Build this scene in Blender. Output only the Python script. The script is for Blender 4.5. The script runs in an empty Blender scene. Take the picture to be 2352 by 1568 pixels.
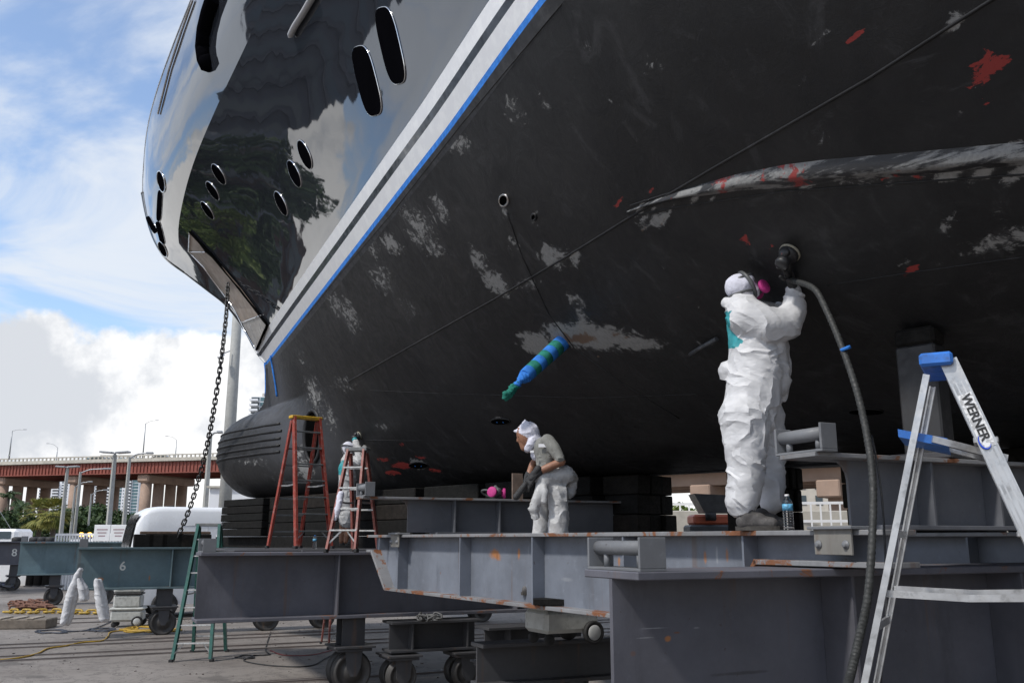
import bpy, bmesh, math, random
import numpy as np
from mathutils import Vector, Matrix
from mathutils.bvhtree import BVHTree
random.seed(7)
rng = np.random.default_rng(7)
R = math.radians
SC = bpy.context.scene
COL = SC.collection
# ------------------------------------------------------------------ camera
EYE = Vector((0, 0, 1.6))
FPX = 2100.0                      # focal length in pixels of a 2352 px wide picture
PITCH = math.atan(454 / FPX)
cam_d = bpy.data.cameras.new('camera')
cam = bpy.data.objects.new('camera', cam_d); COL.objects.link(cam)
cam.location = EYE; cam.rotation_euler = (math.pi / 2 + PITCH, 0, 0)
cam_d.sensor_width = 36; cam_d.lens = FPX / 2352 * 36
cam_d.clip_start = 0.05; cam_d.clip_end = 6000
SC.camera = cam
# ------------------------------------------------------------------ sky and sun
SUN_EL, SUN_AZ = R(50), R(232)    # azimuth clockwise from +Y
w = bpy.data.worlds.new('World'); SC.world = w; w.use_nodes = True
nt = w.node_tree; nt.nodes.clear()
def wn(t, **k):
    n_ = nt.nodes.new(t)
    for a_, b_ in k.items(): setattr(n_, a_, b_)
    return n_
def wm(op, a_, b_=None, c_=None, clamp=False):
    m = wn('ShaderNodeMath', operation=op, use_clamp=clamp)
    for i, x in enumerate((a_, b_, c_)):
        if x is None: continue
        if isinstance(x, (int, float)): m.inputs[i].default_value = x
        else: nt.links.new(x, m.inputs[i])
    return m.outputs[0]
out = wn('ShaderNodeOutputWorld'); bg = wn('ShaderNodeBackground')
sky = wn('ShaderNodeTexSky', sky_type='NISHITA', sun_disc=False, sun_elevation=SUN_EL, sun_rotation=SUN_AZ, air_density=1.0, dust_density=0.4, ozone_density=3.0)
tc = wn('ShaderNodeTexCoord'); sep = wn('ShaderNodeSeparateXYZ')
nt.links.new(tc.outputs['Generated'], sep.inputs[0])
X_, Y_, Z_ = sep.outputs
zc = wm('MAXIMUM', Z_, 0.0)
den = wm('ADD', zc, 0.16)
cmb = wn('ShaderNodeCombineXYZ')
nt.links.new(wm('DIVIDE', X_, den), cmb.inputs[0]); nt.links.new(wm('DIVIDE', Y_, den), cmb.inputs[1]); nt.links.new(wm('MULTIPLY', Z_, 1.2), cmb.inputs[2])
def wnoise(scale, det, rough, off, vec=None, dist=0.0):
    mp = wn('ShaderNodeMapping'); mp.inputs['Location'].default_value = off
    nt.links.new(vec or cmb.outputs[0], mp.inputs[0])
    n_ = wn('ShaderNodeTexNoise'); n_.inputs['Scale'].default_value = scale; n_.inputs['Detail'].default_value = det
    n_.inputs['Roughness'].default_value = rough; n_.inputs['Distortion'].default_value = dist
    nt.links.new(mp.outputs[0], n_.inputs['Vector']); return n_.outputs['Fac']
def wramp(x, lo, hi):
    m = wn('ShaderNodeMapRange', interpolation_type='SMOOTHSTEP'); m.inputs[1].default_value = lo; m.inputs[2].default_value = hi
    nt.links.new(x, m.inputs[0]); return m.outputs[0]
veil = wramp(wnoise(1.5, 9, 0.56, (3.4, 1.2, 0), dist=0.7), 0.39, 0.60)         # thin high cloud
cum = wnoise(3.3, 10, 0.55, (0.35, 2.1, 0.4), vec=tc.outputs['Generated'])      # heaps near the horizon
thr = wm('ADD', 0.13, wm('MULTIPLY', zc, 1.75))
cumm = wramp(wm('SUBTRACT', cum, thr), -0.004, 0.035)
shade = wnoise(5.5, 8, 0.6, (4.1, 0.3, 1.0), vec=tc.outputs['Generated'])
def wmix(f, a_, b_):
    m = wn('ShaderNodeMix', data_type='RGBA')
    if isinstance(f, float): m.inputs[0].default_value = f
    else: nt.links.new(f, m.inputs[0])
    for i, x in ((6, a_), (7, b_)):
        if isinstance(x, tuple): m.inputs[i].default_value = (*x, 1)
        else: nt.links.new(x, m.inputs[i])
    return m.outputs[2]
c1 = wmix(wm('ADD', wm('MULTIPLY', veil, 0.82), 0.10), sky.outputs[0], (3.85, 4.1, 4.45))
cc = wmix(wramp(shade, 0.37, 0.52), (3.35, 3.5, 3.75), (5.35, 5.35, 5.35))
c2 = wmix(cumm, c1, cc)
nt.links.new(c2, bg.inputs[0]); bg.inputs[1].default_value = 0.14
nt.links.new(bg.outputs[0], out.inputs[0])
sun_d = bpy.data.lights.new('sun', 'SUN'); sun = bpy.data.objects.new('sun', sun_d); COL.objects.link(sun)
sun_d.energy = 2.1; sun_d.angle = R(5); sun_d.color = (1, 0.96, 0.9)
sun.rotation_euler = (math.pi / 2 - SUN_EL, 0, math.pi - SUN_AZ)
sun.location = (-10, -10, 30)
vs = SC.view_settings
vs.view_transform = 'Standard'; vs.look = 'None'; vs.gamma = 1; vs.use_curve_mapping = False; vs.exposure = 0.6
SC.cycles.max_bounces = 6; SC.cycles.use_denoising = True

# ------------------------------------------------------------------ geometry helpers
def ray(px, py):
    u, v = (px - 1176) / FPX, (784 - py) / FPX
    c, s = math.cos(PITCH), math.sin(PITCH)
    return Vector((u, c - v * s, s + v * c))
def at(px, py, Y):                # point of the sight line at forward distance Y
    r = ray(px, py); return EYE + r * (Y / r.y)
def atz(px, py, z):               # ... at height z
    r = ray(px, py); return EYE + r * ((z - EYE.z) / r.z)
def pchip(xs, ys):
    xs = np.array(xs, float); ys = np.array(ys, float)
    h = np.diff(xs); d = np.diff(ys) / h
    m = np.zeros(len(xs)); m[0], m[-1] = d[0], d[-1]
    for i in range(1, len(xs) - 1):
        m[i] = 0 if d[i-1] * d[i] <= 0 else 2 * d[i-1] * d[i] / (d[i-1] + d[i])
    def f(x):
        x = np.clip(np.asarray(x, float), xs[0], xs[-1])
        i = np.clip(np.searchsorted(xs, x) - 1, 0, len(h) - 1)
        t = (x - xs[i]) / h[i]
        return ((2*t**3 - 3*t**2 + 1) * ys[i] + (t**3 - 2*t**2 + t) * h[i] * m[i] + (3*t**2 - 2*t**3) * ys[i+1] + (t**3 - t**2) * h[i] * m[i+1])
    return f
def spline(pts, n=8):             # Catmull-Rom through 3-D points
    p = [Vector(q) for q in pts]; p = [p[0] * 2 - p[1]] + p + [p[-1] * 2 - p[-2]]
    o = []
    for i in range(1, len(p) - 2):
        for k in range(n):
            t = k / n
            o.append(0.5 * ((2 * p[i]) + (p[i+1] - p[i-1]) * t + (2 * p[i-1] - 5 * p[i] + 4 * p[i+1] - p[i+2]) * t * t + (3 * p[i] - p[i-1] - 3 * p[i+1] + p[i+2]) * t ** 3))
    return o + [p[-2]]
class MB:
    """collects shapes into one mesh"""
    def __init__(s): s.v = []; s.f = []; s.sm = []
    def add(s, vs_, fs, smooth=False):
        o = len(s.v); s.v += [tuple(x) for x in vs_]; s.f += [tuple(o + i for i in f) for f in fs]; s.sm += [smooth] * len(fs)
        return s
    def box(s, c, d, M=None, bev=0.0):
        c = Vector(c); x, y, z = (q / 2 for q in d)
        if bev <= 0:
            pts = [(-x,-y,-z),(x,-y,-z),(x,y,-z),(-x,y,-z),(-x,-y,z),(x,-y,z),(x,y,z),(-x,y,z)]
            fs = [(3,2,1,0),(4,5,6,7),(0,1,5,4),(1,2,6,5),(2,3,7,6),(3,0,4,7)]
        else:
            b = min(bev, x * .9, y * .9, z * .9); pts = []; idx = {}
            for ax in range(3):
                for sx in (-1, 1):
                    for sy in (-1, 1):
                        for sz in (-1, 1):
                            q = [sx * (x - (0 if ax == 0 else b)), sy * (y - (0 if ax == 1 else b)), sz * (z - (0 if ax == 2 else b))]
                            idx[(ax, sx, sy, sz)] = len(pts); pts.append(tuple(q))
            fs = []
            for sg in (-1, 1):
                a_ = [idx[(0, sg, i, j)] for i, j in ((-1,-1),(1,-1),(1,1),(-1,1))]; fs.append(a_ if sg > 0 else a_[::-1])
                a_ = [idx[(1, i, sg, j)] for i, j in ((-1,-1),(-1,1),(1,1),(1,-1))]; fs.append(a_ if sg > 0 else a_[::-1])
                a_ = [idx[(2, i, j, sg)] for i, j in ((-1,-1),(1,-1),(1,1),(-1,1))]; fs.append(a_ if sg > 0 else a_[::-1])
            for i in (-1, 1):
                for j in (-1, 1):
                    e = [idx[(0,i,j,-1)], idx[(1,i,j,-1)], idx[(1,i,j,1)], idx[(0,i,j,1)]]; fs.append(e if i*j > 0 else e[::-1])
                    e = [idx[(1,-1,i,j)], idx[(2,-1,i,j)], idx[(2,1,i,j)], idx[(1,1,i,j)]]; fs.append(e if i*j > 0 else e[::-1])
                    e = [idx[(2,i,-1,j)], idx[(0,i,-1,j)], idx[(0,i,1,j)], idx[(2,i,1,j)]]; fs.append(e if i*j > 0 else e[::-1])
                    for k in (-1, 1):
                        e = [idx[(0,i,j,k)], idx[(1,i,j,k)], idx[(2,i,j,k)]]; fs.append(e if i*j*k > 0 else e[::-1])
        pts = [Vector(p) for p in pts]
        if M is not None: pts = [M @ p for p in pts]
        return s.add([c + p for p in pts], fs)
    def bar(s, a, b, wd, ht=None, up=(0, 0, 1), bev=0.0):      # box from a to b
        a, b = Vector(a), Vector(b); d = b - a; L = d.length
        if L < 1e-6: return s
        x = d / L; y = Vector(up).cross(x)
        if y.length < 1e-4: y = Vector((1, 0, 0)).cross(x)
        y.normalize(); z = x.cross(y)
        M = Matrix((x, y, z)).transposed()
        return s.box((a + b) / 2, (L, wd, ht or wd), M, bev)
    def prism(s, poly, M0, d):                                  # polygon (u,v) in frame M0 (3 axes + origin), extruded d along axis 3
        o, ux, uy, uz = M0
        o, ux, uy, uz = Vector(o), Vector(ux), Vector(uy), Vector(uz)
        n_ = len(poly)
        p0 = [o + ux * u + uy * v for u, v in poly]; p1 = [p + uz * d for p in p0]
        return s.add(p0 + p1, [tuple(range(n_))[::-1], tuple(range(n_, 2 * n_))] + [(i, (i + 1) % n_, n_ + (i + 1) % n_, n_ + i) for i in range(n_)])
    def tube(s, path, r, n=8, cap=True, smooth=True):
        p = [Vector(q) for q in path]; N = len(p)
        rr = r if hasattr(r, '__len__') else [r] * N
        vs_ = []; prev = None
        for i in range(N):
            t = (p[min(i + 1, N - 1)] - p[max(i - 1, 0)])
            t = t.normalized() if t.length > 1e-9 else Vector((0, 0, 1))
            if prev is None:
                u = t.cross(Vector((0, 0, 1)));
                if u.length < .05: u = t.cross(Vector((1, 0, 0)))
            else: u = prev - t * prev.dot(t)
            u.normalize(); prev = u; v = t.cross(u)
            for k in range(n):
                a_ = 2 * math.pi * k / n; vs_.append(p[i] + (u * math.cos(a_) + v * math.sin(a_)) * rr[i])
        fs = [(i*n + k, i*n + (k+1) % n, (i+1)*n + (k+1) % n, (i+1)*n + k) for i in range(N - 1) for k in range(n)]
        s.add(vs_, fs, smooth)
        if cap:
            o = len(s.v) - N * n
            s.f += [tuple(o + k for k in range(n))[::-1], tuple(o + (N-1)*n + k for k in range(n))]; s.sm += [False, False]
        return s
    def lathe(s, prof, o=(0, 0, 0), ax=(0, 0, 1), n=24, smooth=True):   # prof: (radius, height)
        ax = Vector(ax).normalized(); o = Vector(o)
        u = ax.cross(Vector((0, 0, 1)));
        if u.length < .05: u = Vector((1, 0, 0))
        u.normalize(); v = ax.cross(u); N = len(prof); vs_ = []
        for r_, h in prof:
            for k in range(n):
                a_ = 2 * math.pi * k / n; vs_.append(o + ax * h + (u * math.cos(a_) + v * math.sin(a_)) * max(r_, 1e-4))
        fs = [(i*n + k, i*n + (k+1) % n, (i+1)*n + (k+1) % n, (i+1)*n + k) for i in range(N - 1) for k in range(n)]
        fs += [tuple(range(n))[::-1], tuple((N-1)*n + k for k in range(n))]
        return s.add(vs_, fs, smooth)
    def grid(s, rows, smooth=True, closed=False, flip=False):
        n_ = len(rows[0]); vs_ = [q for r_ in rows for q in r_]; fs = []
        for i in range(len(rows) - 1):
            for k in range(n_ if closed else n_ - 1):
                f = (i*n_ + k, i*n_ + (k+1) % n_, (i+1)*n_ + (k+1) % n_, (i+1)*n_ + k); fs.append(f[::-1] if flip else f)
        return s.add(vs_, fs, smooth)
    def build(s, name, mat, parent=None, **tags):
        me = bpy.data.meshes.new(name); me.from_pydata(s.v, [], s.f); me.update()
        if any(s.sm): me.polygons.foreach_set('use_smooth', s.sm)
        return link(name, me, mat, parent, **tags)
def link(name, me, mat=None, parent=None, **tags):
    o = bpy.data.objects.new(name, me); COL.objects.link(o)
    if mat is not None and not me.materials: me.materials.append(mat)
    if parent is not None: o.parent = parent
    return tag(o, **tags)
def tag(o, label=None, cat=None, group=None, kind=None):
    if cat and not kind: kind = 'thing'
    if label: o['label'] = label
    if cat: o['category'] = cat
    if group: o['group'] = group
    if kind: o['kind'] = kind
    return o
def thing(name, label, cat, loc=(0, 0, 0), rz=0.0, group=None, kind=None):
    o = bpy.data.objects.new(name, None); COL.objects.link(o); o.location = loc; o.rotation_euler = (0, 0, rz)
    o.empty_display_size = .1
    return tag(o, label, cat, group, kind)
def dup(o, parent=None, loc=None, rz=None, label=None):
    c = o.copy(); COL.objects.link(c); c.parent = parent
    if loc is not None: c.location = loc
    if rz is not None: c.rotation_euler = (0, 0, rz)
    if label: c['label'] = label
    for ch in list(o.children): dup(ch, c)
    return c
def text_mesh(s, size, depth=.002, bold=0.0):
    cu = bpy.data.curves.new('txt', 'FONT'); cu.body = s; cu.size = size; cu.extrude = depth; cu.align_x = 'CENTER'; cu.align_y = 'CENTER'; cu.offset = bold
    ob = bpy.data.objects.new('txt', cu); COL.objects.link(ob); bpy.context.view_layer.update()
    me = bpy.data.meshes.new_from_object(ob.evaluated_get(bpy.context.evaluated_depsgraph_get())); me.materials.clear()
    bpy.data.objects.remove(ob); bpy.data.curves.remove(cu)
    return me
def text(name, s, size, mat, M, parent=None, depth=.002, bold=0.0):
    me = text_mesh(s, size, depth, bold); me.transform(M); return link(name, me, mat, parent)
def frame(o, x, y):               # matrix with local x, y axes
    x = Vector(x).normalized(); z = x.cross(Vector(y)).normalized(); y = z.cross(x)
    M = Matrix((x, y, z)).transposed().to_4x4(); M.translation = Vector(o); return M

# ------------------------------------------------------------------ materials
class NT:
    def __init__(s, name):
        s.m = bpy.data.materials.new(name); s.m.use_nodes = True; s.t = s.m.node_tree; s.t.nodes.clear()
        s.out = s.n('ShaderNodeOutputMaterial'); s.b = s.n('ShaderNodeBsdfPrincipled'); s.l(s.b.outputs[0], s.out.inputs[0])
        s.tc = s.n('ShaderNodeTexCoord')
    def n(s, t, **k):
        n_ = s.t.nodes.new(t)
        for a_, b_ in k.items(): setattr(n_, a_, b_)
        return n_
    def l(s, a, b): s.t.links.new(a, b)
    def set(s, inp, v):
        if isinstance(v, (int, float)): inp.default_value = v
        elif isinstance(v, tuple): inp.default_value = (*v, 1) if len(v) == 3 else v
        else: s.l(v, inp)
    def p(s, **k):
        for a_, v in k.items(): s.set(s.b.inputs[a_.replace('_', ' ')], v)
    def noise(s, sc, det=4, rough=.55, vec=None, st=None, dist=0.0, off=None):
        v = vec or s.tc.outputs['Object']
        if st or off:
            mp = s.n('ShaderNodeMapping'); s.l(v, mp.inputs[0])
            if st: mp.inputs['Scale'].default_value = st
            if off: mp.inputs['Location'].default_value = off
            v = mp.outputs[0]
        n_ = s.n('ShaderNodeTexNoise'); n_.inputs['Scale'].default_value = sc; n_.inputs['Detail'].default_value = det; n_.inputs['Roughness'].default_value = rough; n_.inputs['Distortion'].default_value = dist
        s.l(v, n_.inputs['Vector']); return n_.outputs['Fac']
    def ramp(s, x, lo, hi, a=0.0, b=1.0):
        m = s.n('ShaderNodeMapRange', interpolation_type='SMOOTHSTEP'); s.l(x, m.inputs[0])
        for i, q in ((1, lo), (2, hi), (3, a), (4, b)): s.set(m.inputs[i], q)
        return m.outputs[0]
    def mix(s, f, a, b, bt='MIX'):
        m = s.n('ShaderNodeMix', data_type='RGBA', blend_type=bt); s.set(m.inputs[0], f); s.set(m.inputs[6], a); s.set(m.inputs[7], b); return m.outputs[2]
    def math(s, op, a, b=None, c=None, clamp=False):
        m = s.n('ShaderNodeMath', operation=op, use_clamp=clamp)
        for i, x in enumerate((a, b, c)):
            if x is not None: s.set(m.inputs[i], x)
        return m.outputs[0]
    def bump(s, h, strength=.3, dist=.01):
        b = s.n('ShaderNodeBump'); b.inputs['Strength'].default_value = strength; b.inputs['Distance'].default_value = dist; s.l(h, b.inputs['Height']); s.l(b.outputs[0], s.b.inputs['Normal'])
    def attr(s, name):
        a = s.n('ShaderNodeAttribute', attribute_name=name); return a.outputs['Fac']
def scl(c, k): return tuple(min(1, x * k) for x in c)
MATS = {}
def pm(name, col, rough=.6, var=.2, sc=6.0, metal=0.0, bump=0.0, bsc=40.0, dirt=None, damt=.4, spec=.5, coat=0.0, seed=None):
    """painted / plain surface with tonal variation, optional dirt and fine relief"""
    if name in MATS: return MATS[name]
    t = NT(name); o = (seed or (hash(col) % 97)) * .37
    o = sum(ord(c) for c in name) * .13
    a = t.noise(sc, 6, .6, off=(o, o, o))
    c = t.mix(t.ramp(a, .3, .7), scl(col, 1 - var), scl(col, 1 + var))
    if dirt is not None:
        d = t.noise(sc * 2.3, 8, .65, off=(o + 5, 2, o))
        c = t.mix(t.math('MULTIPLY', t.ramp(d, .5, .68), damt), c, dirt)
    rr = t.ramp(t.noise(sc * 3, 5, off=(1, o, 0)), .3, .7, max(0.02, rough - .1), min(1, rough + .1))
    t.p(Base_Color=c, Roughness=rr, Metallic=metal, Specular_IOR_Level=spec, Coat_Weight=coat)
    if bump: t.bump(t.noise(bsc, 5, .6), bump, .01)
    MATS[name] = t.m; return t.m
# ------------------------------------------------------------------ the yacht
ANG = R(43)
ORG = Vector((-5.62, 20.5, 0)); AFT = Vector((math.sin(ANG), -math.cos(ANG), 0)); SIDE = Vector((-math.cos(ANG), -math.sin(ANG), 0))
def b2w(s, v, z): return ORG + AFT * float(s) + SIDE * float(v) + Vector((0, 0, float(z)))
ZK, ZW, ZS = 2.45, 5.46, 12.0
stem = pchip([2.45,2.52,2.68,3.0,3.4,3.8,4.1,4.25,4.37,4.46,4.6,4.85,5.2,5.46,5.78,6.48,7.26,7.92,8.59,9.55,10.64,12.0,12.3],
             [0.5,-.35,-.85,-1.3,-1.52,-1.5,-1.25,-.95,-.5,-.15,.03,.1,.06,0,-.42,-1.17,-2.2,-3.42,-4.7,-6.5,-7.68,-8.57,-8.7])
WLB = pchip([0, 4, 8, 12, 16, 18.5, 22, 45], [0, 1.515, 3.03, 4.55, 6.05, 6.6, 6.8, 6.7])
PEX = pchip([0, 2, 4, 7, 10, 13, 15.7, 20, 45], [1.9, 1.45, 1.05, .70, .50, .37, .29, .22, .2])
KNZ = pchip([-4.85, -2.1, -.61, 2.07, 4.63, 6.72, 8.05, 20, 45], [8.69, 8.78, 8.80, 8.85, 8.90, 8.95, 9.0, 9.3, 9.3])
KNV = pchip([-4.85, -2.1, -.61, 2.07, 4.63, 6.72, 8.05, 12, 18, 45], [0, 1.38, 1.98, 2.90, 3.63, 4.17, 4.51, 5.4, 6.5, 6.9])
RLV = pchip([-8.57, -6.82, -3.57, -1.55, .83, 2.65, 7, 12, 18, 45], [0, .67, 1.82, 2.41, 3.01, 3.44, 4.5, 5.6, 6.6, 7.0])
S_END = 40.0
NT_ = 300
tt = (np.linspace(0, 1, NT_)) ** 1.8
def under_row(z):
    s0 = float(stem(z)); s = s0 + (S_END - s0) * tt; e = s - s0
    h = max((z - ZK) / (ZW - ZK), 1e-4)
    ss = np.maximum(s - .03, 0)
    vh = WLB(ss) * h ** PEX(ss)
    q = min(abs((z - 3.43) / 1.0), 1)
    wz = .80 * (1 - q ** 2.3) ** .5 if q < 1 else 0
    wz = wz * np.clip(1 - (s - 1.5) / 7, 0, 1)
    vb = wz * np.sqrt(np.clip(1 - np.clip(1 - e / 1.9, 0, 1) ** 2, 0, 1))
    edge = .07 * np.sqrt(np.clip(e / .12, 0, 1))
    v = (vh ** 3 + vb ** 3) ** (1 / 3.)
    v = np.maximum(v, edge * (1 if z > 2.6 else max(0, (z - ZK) / .15)))
    v[0] = 0
    return s, v, np.full(NT_, z)
def top_rows(nk=34, nr=16):
    """from the waterline to the knuckle, then on to the rail"""
    rows = []
    sk0, sr0 = -4.85, -8.57
    S_w = 0 + (S_END - 0) * tt; S_k = sk0 + (S_END - sk0) * tt; S_r = sr0 + (S_END - sr0) * tt
    for i in range(nk + 1):
        wgt = BANDS[i] if i < len(BANDS) else BANDS[-1] + (1 - BANDS[-1]) * (i - len(BANDS) + 1) / (nk - len(BANDS) + 1)
        # heights follow the knuckle; the row's own stem point decides where it starts
        zs = ZW + (8.69 - ZW) * wgt
        s0 = float(stem(zs)); s = s0 + (S_END - s0) * tt
        if i < len(BANDS): z = np.full(NT_, ZW + BANDZ[i]); s0 = float(stem(ZW + BANDZ[i])); s = s0 + (S_END - s0) * tt
        else: z = ZW + (KNZ(S_k) - ZW) * wgt
        vw, vk = WLB(np.maximum(s, 0)), KNV(S_k)
        wl = WLB(np.maximum(S_w, 0))
        g = wgt ** 1.4
        v = wl * (1 - g) + vk * g
        e = s - s0
        v = np.maximum(v, .07 * np.sqrt(np.clip(e / .1, 0, 1))); v[0] = 0
        rows.append((s, v, z))
    for i in range(1, nr + 1):
        g = i / nr
        zs = 8.69 + (ZS - 8.69) * g
        s0 = float(stem(zs)); s = s0 + (S_END - s0) * tt
        z = KNZ(S_k) * (1 - g) + ZS * g
        v = KNV(S_k) * (1 - g) + RLV(S_r) * g + .05 * math.sin(math.pi * g) * np.clip(tt * 30, 0, 1)
        e = s - s0
        v = np.maximum(v, .10 * np.sqrt(np.clip(e / .15, 0, 1))); v[0] = 0
        rows.append((s, v, z))
    return rows
BANDZ = [0, .065, .245, .325, .48]
BANDS = [b / (8.69 - ZW) for b in BANDZ]
ZU = list(np.unique(np.concatenate([ZK + (ZW - .09 - ZK) * np.linspace(0, 1, 64) ** 1.35, np.linspace(4.05, 4.65, 14), [5.37]])))
U = [under_row(z) for z in ZU]
uw = under_row(ZW - .0001)
T = top_rows()
T[0] = (T[0][0], T[0][1], T[0][2])
prim_rows = [U[-1], T[0]]
def hull_mesh(rows, name):
    V = []; Fc = []
    nrow = len(rows)
    for sg in (1, -1):
        o = len(V)
        for s, v, z in rows:
            for k in range(NT_): V.append(b2w(s[k], v[k] * sg, z[k]))
        for i in range(nrow - 1):
            for k in range(NT_ - 1):
                f = (o + i*NT_ + k, o + (i+1)*NT_ + k, o + (i+1)*NT_ + k + 1, o + i*NT_ + k + 1)
                Fc.append(f if sg > 0 else f[::-1])
    me = bpy.data.meshes.new(name); me.from_pydata([tuple(x) for x in V], [], Fc)
    bm = bmesh.new(); bm.from_mesh(me); bmesh.ops.remove_doubles(bm, verts=bm.verts, dist=.0008); bmesh.ops.dissolve_degenerate(bm, dist=.0008, edges=bm.edges); bm.to_mesh(me); bm.free()
    me.polygons.foreach_set('use_smooth', [True] * len(me.polygons))
    return me
nb = len(BANDZ)
NKR = 34
me_bottom = hull_mesh(U, 'hull_bottom'); me_prim = hull_mesh(prim_rows, 'primer_band')
me_tape = hull_mesh(T[0:2], 'tape'); me_w1 = hull_mesh(T[1:3], 'white_band'); me_g = hull_mesh(T[2:4], 'grey_band'); me_w2 = hull_mesh(T[3:5], 'white_band')
me_top = hull_mesh(T[4:NKR + 1], 'topsides'); me_bul = hull_mesh(T[NKR:], 'bulwark')
_bv = []
for me in (me_bottom, me_prim, me_tape, me_w1, me_g, me_w2, me_top, me_bul):
    _bv.append(BVHTree.FromPolygons([v.co for v in me.vertices], [tuple(p.vertices) for p in me.polygons]))
def hit(px, py):
    """where the sight line through a picture point meets the hull: point and outward normal"""
    r = ray(px, py).normalized(); best = None
    for b in _bv:
        q = b.ray_cast(EYE, r)
        if q[0] is not None and (best is None or q[3] < best[2]): best = (q[0], q[1], q[3])
    if best is None: return None, None
    p, nn, _ = best
    if nn.dot(r) > 0: nn = -nn
    return p, nn
# ---- paint of the bottom: worn black antifouling; wear spots are stored on the mesh as soft weights and broken up by noise
def spots(me, name, L):
    """L: (px, py, rx, ry, amount): each spot is found on the hull, then fades with distance along the surface"""
    P = np.empty(len(me.vertices) * 3); me.vertices.foreach_get('co', P); P = P.reshape(-1, 3)
    w_ = np.zeros(len(P))
    for px, py, rx, ry, amt in L:
        c, nn = hit(px, py)
        if c is None: continue
        a, _ = hit(px + rx, py); b, _ = hit(px, py + ry)
        if a is None: a, _ = hit(px - rx, py)
        if b is None: b, _ = hit(px, py - ry)
        if a is None or b is None: continue
        e1 = np.array(a - c); e2 = np.array(b - c); l1 = e1 @ e1 + 1e-9
        e2 = e2 - e1 * (e1 @ e2) / l1; l2 = e2 @ e2 + 1e-9
        d = P - np.array(c); n_ = np.array(nn)
        q = (d @ e1 / l1) ** 2 + (d @ e2 / l2) ** 2 + (d @ n_ / .5) ** 2
        w_ = np.maximum(w_, amt * np.exp(-q))
    at_ = me.attributes.new(name, 'FLOAT', 'POINT'); at_.data.foreach_set('value', w_.astype(np.float32))
GREY = [(960,520,70,90,.72),(1000,570,40,60,.7),(880,640,50,70,.68),(930,700,50,60,.6),(800,720,40,80,.7),(720,900,30,90,.7),(700,830,40,50,.5),(1160,480,14,35,1),(1228,500,16,24,1),
 (1265,590,45,40,1),(1320,590,22,30,1),(1140,650,40,50,.95),(1215,655,40,20,.9),(1490,512,40,22,1),(1535,492,30,14,.9),(1360,775,130,36,1.15),(1230,790,50,35,1.15),(1460,790,100,22,1.05),(1290,760,60,25,1.1),(1340,730,25,30,.9),
 (1880,310,22,30,.9),(2185,55,40,20,1),(2215,30,30,20,.9),(2200,255,40,30,.7),(2250,570,70,40,.9),(2110,600,50,25,.85),(2320,540,60,40,.8),(2090,680,60,12,.6),(1990,945,60,10,.95),(1620,790,40,14,.9),(1600,700,30,16,.6),
 (1750,432,80,16,.8),(1880,420,70,16,.9),(2000,410,120,20,1.05),(2200,390,160,26,1.15),(2330,335,70,18,1.1),(2330,395,60,22,1.1),(1600,455,60,14,.9),(1470,480,40,16,1.1),(1570,400,50,20,.5),(1110,150,40,70,.7),(1060,230,30,60,.65),(1350,110,40,40,.6),(1250,240,25,50,.6),(1700,130,80,50,.5),(2100,230,50,40,.5),
 (700,1080,30,40,.9),(690,1040,14,30,.8),(580,1060,90,16,.6),(650,1110,40,20,.6),(760,960,20,60,.7),(790,880,60,40,.6),(960,1065,26,16,1),(1150,965,30,12,.9),(830,1130,40,15,.6),(1300,400,60,40,.4),(1050,840,40,30,.5),(1850,1150,40,40,.3),
 (1050,330,60,40,.75),(1180,250,40,70,.7),(900,560,40,40,.8),(1010,480,30,50,.8),(1500,150,60,40,.65),(1420,230,50,30,.6),(1900,70,60,30,.75),(2020,110,50,25,.7),(1850,180,40,30,.65),(2280,480,60,30,.8),(2180,520,50,25,.85),(2020,560,40,25,.7),(1320,690,30,30,.9),(1100,600,30,50,.8),(850,560,40,60,.7),(770,700,30,60,.7),(1180,560,25,40,.75),(1420,660,30,20,.6),(1530,620,25,20,.6),(1250,860,50,14,.6),(880,980,30,20,.6),(1040,950,40,12,.5),(1700,250,50,30,.55)]
RED = [(2235,135,45,40,1),(2275,165,50,22,1),(2230,90,14,26,1),(2330,140,24,30,.8),(1965,85,20,14,1),(1985,128,8,18,1),(2290,215,26,24,.85),(1895,285,18,20,.9),(1720,552,26,14,.9),(1765,560,24,12,.8),(1840,555,20,10,.7),
 (2112,437,30,13,1),(2085,622,28,9,1),(1812,440,34,6,1),(1425,465,12,14,1),(1490,440,24,10,.9),(925,1068,34,10,1),(905,1085,26,8,.9),(880,1055,20,8,.8),(1000,1080,20,8,.8),(925,1020,12,8,.8),(965,1050,16,6,.8),(2122,776,26,5,1),(1850,560,14,8,.8),(2330,430,18,10,.9),
 (2060,400,90,5,.9),(1600,465,40,5,.9),(1150,885,14,6,.6),(1560,690,16,10,.6),(1395,745,16,8,.5),(2220,670,12,8,.7),(1690,590,10,6,.8)]
RUST = [(1330,775,70,22,1),(1420,770,50,18,.9),(1490,525,30,14,.9),(1545,492,24,10,.9),(1940,415,40,12,.8),(590,1135,60,14,.5),(1260,800,30,16,.8),(1370,815,60,12,.7)]
PRIM = [(640,920,26,90,.9),(660,1000,60,60,.8),(620,960,40,30,.7),(740,1000,60,90,.5)]
for nm, L in (('w_grey', GREY), ('w_red', RED), ('w_rust', RUST), ('w_prim', PRIM)): spots(me_bottom, nm, L)
t = NT('worn_black_bottom_paint')
base = t.mix(t.ramp(t.noise(.9, 8, .62, dist=.6), .35, .68), (.010, .010, .011), (.021, .021, .022))
st = t.noise(2.6, 9, .68, st=(1.0, 1.0, .55), dist=1.2)
base = t.mix(t.math('MULTIPLY', t.ramp(st, .54, .70), .55), base, (.055, .055, .058))
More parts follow.
